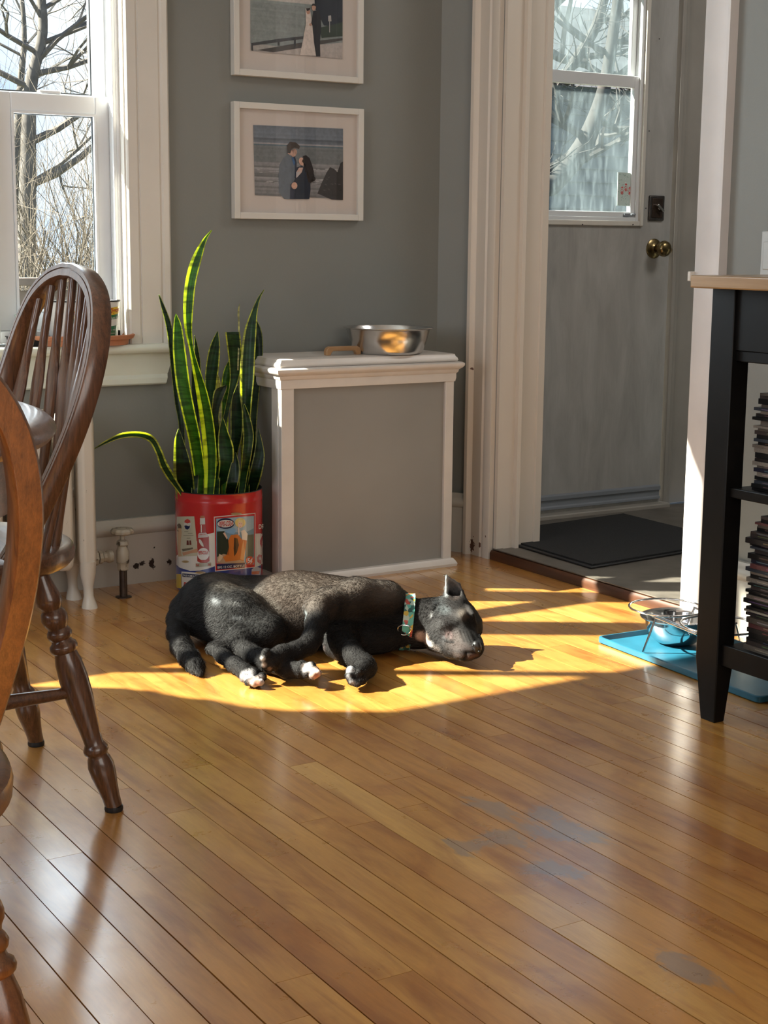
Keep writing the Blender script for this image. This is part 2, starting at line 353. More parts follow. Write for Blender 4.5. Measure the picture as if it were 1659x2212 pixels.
fl = MB(); pitch = 0.0590; x0b = 0.748
for k in range(int((LW-x0b)/pitch)-1, int((RW-x0b)/pitch)+1):
    xa = x0b+k*pitch; xb = xa+pitch
    if xb > RW+0.01: xb = RW+0.01
    y = RR-rnd.random()*1.2
    while y < BW+0.02:
        L = rnd.uniform(0.5, 1.9); y2 = min(y+L, BW+0.02)
        g = rnd.choice((0.0007, 0.0009, 0.0012, 0.0018)); tone = min(1, max(0, rnd.gauss(0.52, 0.17)))
        fl.box(xa+g, xb-g*0.5, max(y, RR)+0.0003, y2, -0.02, 0.0, 0, (tone, rnd.random(), 0))
        y = y2+0.0006
struct(fl, 'floor', M['floor'], smooth=False)
b = MB(); b.box(LW-.1, RW+.15, RR-.1, BW+.1, -0.08, -0.0205); struct(b, 'floor_base', M['black'])

WX0, WX1, WZ0, WZ1 = -0.88, 1.632, 0.672, 2.34
b = MB()
b.box(LW-.1, WX0, BW, BW+.16, -.05, CE); b.box(WX1, RW+.17, BW, BW+.16, -.05, CE)
b.box(WX0, WX1, BW, BW+.16, -.05, WZ0); b.box(WX0, WX1, BW, BW+.16, WZ1, CE)
struct(b, 'wall_back', M['wall'], smooth=False)
DY0, DY1, DZ = 2.893, 3.744, 2.06
b = MB(); b.box(RW, RW+.165, RR, DY0, -.05, CE); b.box(RW, RW+.165, DY1, BW+.0, -.05, CE); b.box(RW, RW+.165, DY0, DY1, DZ, CE)
struct(b, 'wall_right', M['wall'], smooth=False)
b = MB(); b.box(LW-.1, LW, RR, 0.9, -.05, CE); b.box(LW-.1, LW, 2.5, BW, -.05, CE); b.box(LW-.1, LW, 0.9, 2.5, -.05, 0.75); b.box(LW-.1, LW, 0.9, 2.5, 2.05, CE)
struct(b, 'wall_left', M['wall'], smooth=False)
b = MB(); b.box(LW-.1, RW+.165, RR-.1, RR, -.05, CE); struct(b, 'wall_rear', M['wall'], smooth=False)
b = MB(); b.box(LW-.1, 4.6, RR-.1, BW+.3, CE, CE+.08); struct(b, 'ceiling', M['ceil'], smooth=False)

def molding(mb, p0, p1, n, prof, z_axis=True):
    """extrude a (depth, height) profile from p0 to p1; n = outward normal"""
    p0, p1, n = Vector(p0), Vector(p1), Vector(n); up = Vector((0, 0, 1))
    rs = [[p + n*d + up*h for d, h in prof] for p in (p0, p1)]; mb.rings(rs)
bbp = [(0, 0), (.018, 0), (.018, .142), (.024, .147), (.029, .156), (.028, .166), (.020, .175), (.014, .180), (.012, .187), (0, .187)]
b = MB(); molding(b, (LW, BW, 0), (RW, BW, 0), (0, -1, 0), bbp); struct(b, 'baseboard_back', M['bbpaint'])
b = MB(); molding(b, (RW, 3.864, 0), (RW-.066, BW-.01, 0), (-.86, -.51, 0), bbp); struct(b, 'baseboard_right', M['bbpaint'])
b = MB(); molding(b, (RW, RR, 0), (RW, 2.80, 0), (-1, 0, 0), bbp); struct(b, 'baseboard_near', M['bbpaint'])
b = MB(); b.prism([(RW+.01, 3.868, 0), (RW-.066, BW, 0), (RW+.01, BW, 0)], (0, 0, CE)); struct(b, 'trim_6', M['wall'], smooth=False)

# doorway casings (profiled), jambs and threshold
def casing(mb, ya, yb, x, inner_low=True):
    """vertical casing on the right wall between ya (opening side) and yb (outer side)"""
    s = 1 if yb > ya else -1; w = abs(yb-ya)
    prof = [(0, 0), (.016, 0), (.018, .004), (.018, .030), (.014, .034), (.014, .040), (.019, .045), (.019, w-.028), (.024, w-.024), (.034, w-.020), (.036, w-.008), (.030, w), (0, w)]
    rs = [[Vector((x-d, ya+s*h, z)) for d, h in prof] for z in (0.0, DZ+.1)]; mb.rings(rs)
b = MB(); casing(b, DY1+.004, 3.866, RW); b.box(RW-.026, RW, DY0-.1, DY1+.12, DZ, DZ+.12); o = struct(b, 'trim_1', M['casing'])
b = MB()
jp = [(0, 0), (0, -.014), (.060, -.014), (.062, -.028), (.074, -.030), (.082, -.020), (.086, -.012), (.140, -.012), (.143, -.018), (.165, -.018), (.165, 0)]
rs = [[Vector((RW+d, DY1+h, z)) for d, h in jp] for z in (0.032, DZ)]; b.rings(rs)
b.box(RW-.002, RW+.165, DY0, DY1, DZ-.02, DZ)
struct(b, 'trim_2', M['casing'])
M['casing2'] = plain('near_trim_paint', (0.66, 0.62, 0.60), 0.4, var=0.05, scale=9, bs=0.08, bscale=60)
b = MB()
prof = [(0, 0), (.016, 0), (.018, .003), (.018, .018), (.021, .022), (.021, .082), (.026, .086), (.027, .096), (0, .096)]
rs = [[Vector((RW-d, DY0-.002-h, z)) for d, h in prof] for z in (0.0, DZ+.1)]; b.rings(rs)
struct(b, 'trim_3', M['casing2'])
b = MB(); b.box(RW+.002, RW+.165, DY0-.001, DY0+.016, .03, DZ); struct(b, 'trim_4', M['casing2'])
b = MB(); b.box(RW+.03, RW+.07, DY0+.016, DY0+.030, .03, DZ); o = struct(b, 'trim_5', M['gasket'])  # dark strip standing in for the shadowed gap in the jamb
# threshold and hall floor
b = MB(); b.rings([[Vector((RW+dx, y, z)) for dx, z in ((-.012, 0), (-.012, .020), (-.006, .028), (.02, .031), (.02, 0))] for y in (2.80, 3.745)])
struct(b, 'threshold', M['thresh'])
b = MB(); b.box(RW+.02, 4.4, 2.0, 4.09, -.02, .032); b.box(RW-.003, RW+.025, 2.89, 3.744, .0305, .0335, 0); struct(b, 'floor_hall', M['hallf'])
b = MB(); b.box(RW, RW+.165, 2.893, 3.744, -.05, .02); struct(b, 'floor_sill', M['thresh'])
# hall shell
HY = 4.14
DL, DR = 2.93, at_y(1424, 1000, 4.11).x
DTOP = 2.02
b = MB(); b.box(RW+.1, DL-.03, HY, HY+.16, -.05, CE); b.box(DR+.02, 4.5, HY, HY+.16, -.05, CE); b.box(DL-.03, DR+.02, HY, HY+.16, DTOP+.02, CE); b.box(DL-.03, DR+.02, HY+.02, HY+.16, -.05, .045)
struct(b, 'wall_hall_back', M['wall'], smooth=False)
b = MB(); b.box(4.4, 4.5, 2.0, HY, -.05, CE); b.box(RW+.165, 4.4, 1.95, 2.0, -.05, CE); struct(b, 'wall_hall_side', M['wall'], smooth=False)
b = MB(); b.box(RW+.165, 2.93, 4.0, HY, -.05, CE); struct(b, 'wall_hall_left', M['wall'], smooth=False)
M['hallp'] = plain('hall_panel_paint', (0.34, 0.315, 0.28), 0.5, var=0.08, scale=6)
b = MB(); b.box(DR+.012, DR+.030, 4.095, HY+.01, .03, DTOP+.05); b.box(DR+.030, DR+.052, 4.105, HY+.01, .03, DTOP+.05)
b.box(DR+.052, 4.4, 4.12, HY+.005, .03, CE-.05); struct(b, 'trim_7', M['hallp'], bevel=.002)

# ------------------------------------------------------------------ windows of the back wall
def frame_rect(mb, x0, x1, z0, z1, y0, y1, wl, wr, wb, wt, mat=0):
    mb.box(x0, x0+wl, y0, y1, z0, z1, mat); mb.box(x1-wr, x1, y0, y1, z0, z1, mat)
    mb.box(x0+wl, x1-wr, y0, y1, z0, z0+wb, mat); mb.box(x0+wl, x1-wr, y0, y1, z1-wt, z1, mat)
def dh_window(name, x0, x1, full=True):
    e = empty(name, (0, 0, 0), kind='structure')
    z0, z1 = WZ0+.012, WZ1-.01
    b = MB(); frame_rect(b, x0, x1, z0, z1, 4.025 if x0 < 1.2 else 4.00, 4.105, .016, .016, .03, .03); b.box(x1-.030, x1-.016, 4.072, 4.082, z0, z1); b.box(x1-.026, x1-.016, 4.00, 4.030, z0, z1)
    b.build('frame', M['vinyl'], e, bevel=.002)
    a, c = x0+.022, x1-.022
    zm = 1.338
    sl = empty('lower_sash', (0, 0, 0)); sl.parent = e
    b = MB(); ll = .052 if x0 > 1.2 else .044; frame_rect(b, a, c, z0+.03, zm, 4.035, 4.066, ll, .040, .05, .048); b.build('sash_frame', M['vinyl'], sl, bevel=.003)
    b = MB(); frame_rect(b, a+ll, c-.040, z0+.08, zm-.048, 4.030, 4.040, .006, .006, .006, .006); b.build('glazing_bead', M['vinyl'], sl)
    b = MB(); frame_rect(b, a+ll+.004, c-.044, z0+.084, zm-.052, 4.044, 4.048, .004, .004, .004, .004); b.build('gasket', M['gasket'], sl)
    b = MB(); b.box(a+ll, c-.040, 4.050, 4.054, z0+.08, zm-.048); b.build('glass_pane', M['glass'], sl, smooth=False)
    b = MB(); b.box((a+c)/2-.03, (a+c)/2+.03, 4.04, 4.062, zm, zm+.010); b.build('sash_lock', M['vinyl'], sl, bevel=.003)
    su = empty('upper_sash', (0, 0, 0)); su.parent = e
    b = MB(); ul = .014 if x0 > 1.2 else .040; frame_rect(b, a, c, zm-.04, z1-.03, 4.070, 4.100, ul, .034, .045, .045); b.build('sash_frame', M['vinyl'], su, bevel=.003)
    b = MB(); frame_rect(b, a+ul, c-.034, zm+.005, z1-.075, 4.074, 4.078, .003, .003, .003, .003); b.build('gasket', M['gasket'], su)
    b = MB(); b.box(a+ul, c-.034, 4.084, 4.088, zm+.005, z1-.075); b.build('glass_pane', M['glass'], su, smooth=False)
    return e
dh_window('window_1', 1.262, WX1)
dh_window('window_2', 0.590, 1.256)
dh_window('window_3', WX0, 0.575)
b = MB(); b.box(1.254, 1.264, 4.02, 4.12, WZ0, WZ1); b.box(.575, .590, 4.03, 4.10, WZ0, WZ1); b.box(-.262, -.200, 4.068, 4.084, 1.34, WZ1-.04); struct(b, 'trim_8', M['vinyl'], bevel=.002)
M['linen'] = plain('sun_block_linen', (.62, .60, .55), .9, bs=.3, bscale=200)
for x0_, x1_, lab in ((-.85, .54, 'added unseen white curtain blocking sun at the lower half of the wide back window'),):  # unseen curtain added to block sun, its top shaped to trim the floor patch
    b = MB(); n_ = int((x1_-x0_)/.008); row_ = lambda i: (x0_+(x1_-x0_)*i/n_, 4.012+.006*math.sin(i*.9))
    rs = []
    for i in range(n_+1):
        x, y = row_(i); zt = 1.265+.016*abs(math.sin(i*.22))+(0 if x > -.40 else .22+(-.40-x)*1.6); rs.append([Vector((x, y-.0006, WZ0+.03)), Vector((x, y+.0006, WZ0+.03)), Vector((x, y+.0006, zt)), Vector((x, y-.0006, zt))])
    b.rings(rs); o = b.build('sun_block_curtain', M['linen']); setp(o, lab, 'curtain')
# interior casing, jamb lining, stool and apron
b = MB()
def vcas(xa, xb, s):
    w = abs(xb-xa); d = 1 if xb > xa else -1
    prof = [(0, 0), (.012, 0), (.016, .004), (.016, .030), (.013, .031), (.013, .035), (.018, .036), (.018, w-.030), (.015, w-.028), (.015, w-.024), (.022, w-.020), (.024, w-.006), (.018, w), (0, w)]
    b.rings([[Vector((xa+d*h, BW-dd, z)) for dd, h in prof] for z in (WZ0+.004, WZ1+.12)])
vcas(WX1-.004, WX1+.119, 1); vcas(WX0+.004, WX0-.119, 1)
b.box(WX0-.12, WX1+.12, BW-.018, BW, WZ1, WZ1+.12)
b.box(WX1-.008, WX1, BW-.005, 4.01, WZ0, WZ1); b.box(WX0, WX0+.008, BW-.005, 4.01, WZ0, WZ1); b.box(WX0, WX1, BW-.005, 4.01, WZ1-.008, WZ1)
struct(b, 'trim_9', M['trim'])
b = MB(); b.box(WX0, WX1, 3.96, 4.10, WZ0-.018, WZ0+.004)
b.rings([[Vector((x, 3.975-d, z)) for d, z in ((0, .652), (.050, .652), (.056, .658), (.058, .664), (.056, .671), (.050, .676), (0, .676))] for x in (WX0-.14, WX1+.142)])
struct(b, 'window_sill', M['sillp'], bevel=.001)
b = MB()
xr = at_y(366, 829, 3.955).x
for zt, zb_, dp, ext in ((.652, .588, .018, 0.010), (.590, .562, .024, 0.0)):
    pass
pp = [(0, .562), (.020, .562), (.024, .566), (.024, .580), (.016, .590), (.018, .596), (.020, .652), (0, .652)]
xl, = (WX0-.11,)
rs = []
for x, tilt in ((xl, -.3), (xr-.012, .3)):
    rs.append([Vector((x + tilt*(z-.562), 3.975-d, z)) for d, z in pp])
b.rings(rs); struct(b, 'trim_10', M['sillp'])

# ------------------------------------------------------------------ exterior door of the hall
DP = 4.10
door = empty('door_1', (DL, DP, .045), kind='structure')
def dchild(mb, name, mat, parent=None, **kw):
    o = mb.build(name, mat, parent or door, **kw)
    if (parent or door) is door: o.matrix_parent_inverse = door.matrix_basis.inverted()
    return o
door.matrix_basis = Matrix.Translation((DL, DP, .045))
ov = at_y(1392, 300, DP).x      # right edge of the glazing trim
gz0 = at_y(1300, 472, DP).z; gR = at_y(1383, 300, DP).x; gL = 3.02
b = MB(); z0, z1 = .045, DTOP
wx0, wx1, wz0, wz1 = gL-.02, ov-.012, gz0-.01, 1.93
b.box(DL, wx0, DP, DP+.045, z0, z1); b.box(wx1, DR-.004, DP, DP+.045, z0, z1); b.box(wx0, wx1, DP, DP+.045, z0, wz0); b.box(wx0, wx1, DP, DP+.045, wz1, z1)
dchild(b, 'door_slab', M['door'], smooth=False)
b = MB(); frame_rect(b, wx0-.012, wx1+.014, wz0-.014, wz1+.012, DP-.010, DP+.004, .018, .016, .018, .018); dchild(b, 'glazing_trim', M['trim'], bevel=.003)
b = MB(); frame_rect(b, wx0, wx1, wz0, wz1, DP+.0, DP+.05, .014, .014, .016, .016); dchild(b, 'glazing_frame', M['vinyl'], bevel=.002)
mz = at_y(1300, 167, DP).z
zt_, zb_ = at_y(1300, 160, DP).z, at_y(1300, 190, DP).z
b = MB(); frame_rect(b, wx0+.012, wx1-.010, wz0+.014, zt_+.004, DP+.008, DP+.024, .02, .022, .02, zt_-zb_-.004); dchild(b, 'lower_sash', M['vinyl'], bevel=.003)
b = MB(); frame_rect(b, wx0+.012, wx1-.014, mz-.015, wz1-.014, DP+.026, DP+.042, .02, .024, .02, .02); dchild(b, 'upper_sash', M['vinyl'], bevel=.003)
b = MB(); b.box(wx0+.03, wx1-.03, DP+.015, DP+.018, wz0+.03, zb_); dchild(b, 'glass_pane', M['dglass'], smooth=False)
b = MB(); b.box(wx0+.03, wx1-.036, DP+.033, DP+.036, mz, wz1-.03); dchild(b, 'glass_pane', M['dglass'], smooth=False)
b = MB(); b.tube([(ov-.045, DP+.004, wz0+.024), (ov-.02, DP+.004, wz0+.026)], .004, 8); b.box(ov-.075, ov-.05, DP+.002, DP+.01, wz0+.018, wz0+.028); dchild(b, 'window_latch', M['alu'])
b = MB()
for px, py in ((1144, 484), (1258, 485), (1367, 485), (1402, 283), (1424, 84), (1395, 450)):
    p = at_y(px, py, DP-.01); b.lathe([(0, -.0005), (.0022, -.0005), (.0022, .001), (0, .001)], (p.x, DP-.0105, p.z), 8, axis='y')
dchild(b, 'screw', M['black'])
# sweep
b = MB(); p1 = at_y(1422, 1062, DP); 
b.rings([[Vector((x, DP-d, z)) for d, z in ((0, .058), (.010, .058), (.010, .066), (.005, .070), (.005, .088), (.012, .092), (.012, .105), (.004, .110), (0, .110))] for x in (DL+.01, DR-.008)])
dchild(b, 'door_sweep', M['alu'], bevel=.001)
b = MB(); b.box(DL-.02, DR+.012, 4.055, 4.16, .02, .046); o = struct(b, 'trim_11', M['hallp'], bevel=.004)
# deadbolt
pA = at_y(1401, 422, DP); pB = at_y(1431, 477, DP); cx, cz = (pA.x+pB.x)/2, (pA.z+pB.z)/2
bx = 0.5*(pB.x-pA.x); bz = .5*(pA.z-pB.z)
b = MB(); b.box(cx-bx, cx+bx, DP-.008, DP, cz-bz, cz+bz); lk = dchild(b, 'deadbolt', M['bronze'], bevel=.003)
b = MB(); b.box(cx-bx*.7, cx+bx*.7, DP-.011, DP-.008, cz-bz*.78, cz+bz*.78); b.build('lock_plate', M['pipe'], lk, bevel=.002).matrix_parent_inverse = Matrix.Identity(4)
b = MB(); Rm = Matrix.Translation((cx, DP-.02, cz)) @ Matrix.Rotation(R_(40), 4, 'Y'); b.box(-.018, .018, -.010, .010, -.004, .004, M=Rm); b.lathe([(0, 0), (.007, 0), (.007, .014), (0, .014)], (cx, DP-.010, cz), 16, axis='y'); b.build('thumb_turn', M['steel'], lk, bevel=.002)
# knob
pk = at_y(1412, 537, DP); kx, kz = pk.x, pk.z
b = MB(); b.lathe([(0, 0), (.034, 0), (.034, .003), (.030, .006), (.022, .008), (.016, .010), (.012, .013), (.011, .030), (.013, .034), (.022, .039), (.027, .047), (.028, .055), (.025, .064), (.018, .070), (.008, .073), (0, .0735)], (kx, DP, kz), 40, axis='y'); dchild(b, 'door_knob', M['brass'])
b = MB(); pz = at_y(1444, 540, 4.1); b.lathe([(0, 0), (.010, 0), (.012, .004), (.009, .008), (0, .009)], (pz.x-.004, 4.094, pz.z), 16, axis='y'); dchild(b, 'strike_plate', M['brass'])
# printed card in the corner of the lower pane
q = [at_y(px, py, DP+.013) for px, py in ((1333, 444), (1367, 446), (1369, 374), (1335, 372))]
b = MB(); b.prism(q, (0, .0012, 0), 0, (.62, .74, .70))
rr_ = random.Random(3)
def inq(u_, v_): return q[0].lerp(q[1], u_).lerp(q[3].lerp(q[2], u_), v_)
for i in range(70):
    u_, v_ = rr_.uniform(.04, .96), rr_.uniform(.03, .97); p = inq(u_, v_); s_ = rr_.uniform(.0006, .0016)
    c = rr_.choice(((.25, .42, .35), (.35, .5, .48), (.9, .95, .95)))
    b.quad(p+Vector((-s_, -.0006, -s_)), p+Vector((s_, -.0006, -s_)), p+Vector((s_, -.0006, s_)), p+Vector((-s_, -.0006, s_)), 0, c)
for u0, v0 in ((.28, .42), (.52, .52), (.76, .42)):
    for kx2 in range(9):
        a = kx2/9*6.283; p = inq(u0+.09*math.cos(a), v0+.075*math.sin(a)); s_ = .0013
        b.quad(p+Vector((-s_, -.0008, -s_)), p+Vector((s_, -.0008, -s_)), p+Vector((s_, -.0008, s_)), p+Vector((-s_, -.0008, s_)), 0, (.75, .10, .10))
    p = inq(u0, v0+.11); b.add([p+Vector((-.006, -.0008, 0)), p+Vector((.006, -.0008, 0)), p+Vector((0, -.0008, .007))], ((0, 1, 2),), 0, (.75, .12, .12))
    p = inq(u0, v0-.02); b.add([p+Vector((-.003, -.0008, -.004)), p+Vector((.003, -.0008, -.004)), p+Vector((.003, -.0008, .004)), p+Vector((-.003, -.0008, .004))], ((0, 1, 2, 3),), 0, (.72, .1, .1))
sc = b.build('window_card', M['col'], smooth=False, fix=False)
setp(sc, 'small pale card with three red figures in the corner of the hall door glass', 'card')

# latch plate on the near door casing, light switch
b = MB(); p = at_x(1505, 597, RW-.02); b.box(RW-.034, RW-.012, DY0-.006, DY0+.004, p.z-.012, p.z+.012); o = b.build('latch_plate', M['trim'], bevel=.002)
setp(o, 'small painted latch catch on the edge of the door casing above the black cart', 'latch')
pa, pb = at_x(1652, 512, RW), at_x(1646, 592, RW)
sw = empty('light_switch', (RW, pa.y-.04, (pa.z+pb.z)/2), 'white double rocker light switch plate on the grey wall above the cart top', 'light switch')
b = MB(); b.box(-.006, 0, -.055, .045, -.058, .058); b.build('plate', M['switchp'], sw, bevel=.003)
for yy in (-.03, .018): b = MB(); b.box(-.010, -.005, yy-.016, yy+.016, -.033, .033); b.build('rocker', M['switchp'], sw, bevel=.002)

# ------------------------------------------------------------------ doormat in the hall
mp_ = [at_z(1080, 1158, .040), at_z(1277, 1224, .040), at_z(1500, 1187, .040), at_z(1442, 1088, .040), at_z(1100, 1138, .040)]
cn = at_z(1277, 1224, .04); ex = (at_z(1500, 1187, .04)-cn).normalized()
P0 = cn; P1 = cn+ex*.66; lft = at_z(1130, 1180, .04)-cn; lft.normalize(); P3 = cn+lft*.58; P2 = P3+ex*.66
for p in (P0, P1, P2, P3): p.z = .0325
cc = (P0+P1+P2+P3)/4
b = MB(); b.prism([P0, P1, P2, P3], (0, 0, .006)); o = b.build('doormat', M['black'], bevel=.002); setp(o, 'dark charcoal ribbed doormat lying inside the hall door', 'doormat')
b = MB(); b.prism([p.lerp(cc, .05)+Vector((0, 0, .006)) for p in (P0, P1, P2, P3)], (0, 0, .0045)); b.build('mat_pile', M['dmat'], o, bevel=.001)

# ------------------------------------------------------------------ framed photographs
def poly(mb, pts, Y, col, dz=0.0):
    mb.prism([at_y(px, py, Y) for px, py in pts], (0, .0004, 0), 0, col)
def ell(cx, cy, rx, ry, n=18, rot=0):
    return [(cx+rx*math.cos(a)*math.cos(rot)-ry*math.sin(a)*math.sin(rot), cy+rx*math.cos(a)*math.sin(rot)+ry*math.sin(a)*math.cos(rot)) for a in [2*math.pi*i/n for i in range(n)]]
def picture(pxo, pxi, label, draw, ztop=None):
    """pxo: outer frame corner pixels (tl, br); pxi: inner frame opening"""
    a = at_y(*pxo[0], BW-.012); c = at_y(*pxo[1], BW-.012)
    x0, x1, z1, z0 = a.x, c.x, a.z, c.z
    if ztop: z1 = ztop
    e = empty('picture_frame', ((x0+x1)/2, BW-.001, z0), label, 'picture frame')
    Y0, Y1 = BW-.026, BW-.002; w = .0175
    loc = e.location
    b = MB(); frame_rect(b, x0, x1, z0, z1, Y0, Y1, w, w, w, w)
    def ch(mb, nm, mt, **k):
        o = mb.build(nm, mt, e, **k); o.matrix_parent_inverse = Matrix.Translation(loc).inverted(); return o
    ch(b, 'frame', M['white'], bevel=.0012)
    b = MB(); b.box(x0+w*.7, x1-w*.7, BW-.014, BW-.012, z0+w*.7, z1-w*.7); ch(b, 'mount', M['mat'], smooth=False)
    b = MB(); draw(b, BW-.0155); ch(b, 'photo_print', M['print'], smooth=False, fix=True)
    b = MB(); b.box(x0+w*.8, x1-w*.8, BW-.0185, BW-.0175, z0+w*.8, z1-w*.8); ch(b, 'glass_sheet', M['pglass'], smooth=False)
    return e
def draw_beach(b, Y):
    rr_ = random.Random(5)
    X0, X1, T, B_ = 547, 741, 271, 430; q_ = [0]
    def L(x): return (x-X0)/(X1-X0)
    def row(y0, y1, c):
        b_ = 8*1
        q_[0] += 1; poly(b, [(X0+ (y0-T)*.025, y0-1), (X1, y0+7), (X1, y1+7), (X0+(y1-T)*.025, y1-1)], Y-q_[0]*.000012, c)
    for i in range(10):
        g = .12+.10*rr_.random(); row(T+i*4.4, T+(i+1)*4.4+.4, (g*.80, g*.92, g*1.1))
    row(308, 311, (.34, .32, .33)); row(311, 314, (.10, .15, .18))
    for i in range(9): g = .17+.03*rr_.random(); row(314+i*4, 318.4+i*4, (g*.92, g*.98, g))
    for i in range(18):
        g = .14+.12*rr_.random()+(.08 if i in (3, 4, 8, 9) else 0); row(350+i*4, 354.4+i*4, (g, g*.97, g*.98))
    for i in range(60):
        x = rr_.uniform(555, 735); y = rr_.choice((rr_.uniform(362, 374), rr_.uniform(388, 402))); g = rr_.uniform(.30, .42)
        poly(b, ell(x, y, rr_.uniform(3, 9), rr_.uniform(.8, 1.8), 8), Y-.0005, (g, g*.97, g*.97))
    D = Y-.001
    poly(b, [(686, 418), (693, 400), (700, 385), (706, 372), (713, 361), (722, 365), (729, 372), (736, 352), (741, 349), (741, 432), (716, 431), (700, 424)], D, (.035, .028, .026))
    for i in range(16):
        x = rr_.uniform(700, 738); y = rr_.uniform(375, 425); poly(b, ell(x, y, 3, 1.2, 6, rr_.uniform(-1, 1)), D-.0004, rr_.choice(((.09, .075, .07), (.015, .013, .013))))
    # man in a grey jacket, woman with long dark hair in a dark coat
    poly(b, [(622, 333), (633, 331), (636, 345), (638, 370), (634, 392), (636, 430), (614, 430), (603, 416), (602, 380), (604, 356), (612, 342)], D-.0004, (.11, .13, .155))
    poly(b, [(632, 343), (637, 355), (637, 392), (627, 398), (626, 430), (640, 430), (641, 350), (636, 336)], D-.0008, (.02, .025, .05))
    poly(b, [(633, 338), (638, 352), (635, 358), (630, 342)], D-.001, (.05, .12, .25))
    poly(b, [(622, 322), (631, 325), (634, 334), (628, 336), (622, 332)], D-.0009, (.50, .30, .22))
    poly(b, ell(635, 330, 6, 9, 14, .3), D-.001, (.55, .33, .25))
    poly(b, [(621, 330), (620, 314), (627, 306), (640, 308), (648, 316), (646, 322), (636, 319), (630, 322), (627, 331)], D-.0014, (.055, .038, .028))
    poly(b, ell(652, 349, 6, 9, 14, -.3), D-.0014, (.60, .36, .27))
    for i in range(26):
        t_ = i/25; poly(b, ell(660+t_*14+4*math.sin(i*1.7), 342+t_*48, 5.5, 5, 8, i), D-.0016, (.020+.012*(i % 3 == 0), .013+.006*(i % 3 == 0), .011))
    poly(b, [(654, 337), (661, 335), (669, 342), (674, 356), (678, 370), (676, 386), (670, 392), (664, 370), (658, 352)], D-.0018, (.022, .014, .012))
    poly(b, [(640, 362), (652, 358), (664, 368), (670, 384), (671, 410), (668, 430), (634, 430), (638, 408), (634, 395), (640, 378)], D-.0012, (.016, .020, .034))
    poly(b, [(646, 362), (655, 362), (652, 372), (641, 384), (640, 372)], D-.0022, (.50, .34, .28))
    poly(b, [(640, 372), (650, 370), (645, 380), (640, 384)], D-.0024, (.45, .40, .40))
    poly(b, ell(636, 401, 6.5, 7.5, 12), D-.0026, (.55, .33, .25))
def draw_wedding(b, Y):
    rr_ = random.Random(9)
    X0, X1 = 541, 740; q_ = [0]
    def row(y0, y1, c, x0=X0, x1=X1, k=.096):
        f = lambda x, y: (x, y+(x-X0)*k)
        q_[0] += 1; poly(b, [f(x0, y0), f(x1, y0), f(x1, y1), f(x0, y1)], Y-q_[0]*.000012, c)
    row(-120, -1, (.55, .50, .47)); row(-3, 4, (.28, .32, .31))
    for i in range(23): g = .26+.035*rr_.random(); row(3+i*4, 7.4+i*4, (g*.90, g*1.0, g*.97))
    row(94, 109, (.42, .39, .36))
    D = Y-.001
    poly(b, [(664, -120), (740, -120), (740, 60), (700, 55), (682, 20)], D, (.010, .014, .028))
    poly(b, [(690, 60), (740, 48), (740, 78), (695, 82)], D-.0004, (.03, .045, .03))
    poly(b, [(543, 93), (600, 84), (655, 78), (655, 84), (600, 91), (543, 99)], D-.0004, (.05, .05, .055))
    poly(b, [(543, 93), (546, 93), (547, 110), (543, 109)], D-.0006, (.03, .03, .035))
    poly(b, [(556, 108), (650, 92), (740, 82), (740, 87), (660, 102), (590, 113)], D-.0004, (.07, .06, .055))
    for x in (600, 635): poly(b, [(x, 86), (x+4, 86), (x+4, 99), (x, 98)], D-.0006, (.04, .04, .045))
    poly(b, [(560, 112), (650, 100), (740, 92), (740, 126), (690, 123)], D-.0002, (.45, .40, .37))
    poly(b, [(660, 18), (669, 17), (673, 40), (676, 70), (684, 120), (648, 119), (655, 85), (661, 50)], D-.0012, (.60, .52, .47))
    poly(b, ell(666, 25, 4, 6, 12), D-.0016, (.45, .25, .18)); poly(b, [(661, 18), (670, 17), (669, 22), (663, 24)], D-.0018, (.03, .02, .02))
    poly(b, [(677, 24), (688, 23), (693, 36), (694, 60), (691, 90), (692, 122), (683, 122), (678, 90), (676, 56), (672, 52)], D-.0014, (.018, .018, .022))
    poly(b, ell(678, 16, 4.5, 7, 12), D-.0018, (.50, .30, .22)); poly(b, [(673, 13), (675, 8), (682, 8), (684, 14), (678, 12)], D-.002, (.04, .03, .025))
    poly(b, ell(671, 53, 3, 3, 10), D-.002, (.5, .3, .22)); poly(b, [(709, 34), (715, 33), (716, 46), (709, 46)], D-.001, (.45, .42, .40)); poly(b, [(711, 46), (713, 46), (713, 70), (711, 70)], D-.001, (.3, .3, .3))
picture(((501, 219), (780, 477)), None, 'white framed photograph of a couple embracing on a stormy beach, the lower picture', draw_beach)
picture(((499, -150), (780, 182)), None, 'white framed wedding photograph of a bride and groom by a lake, the upper picture', draw_wedding, ztop=1.755)

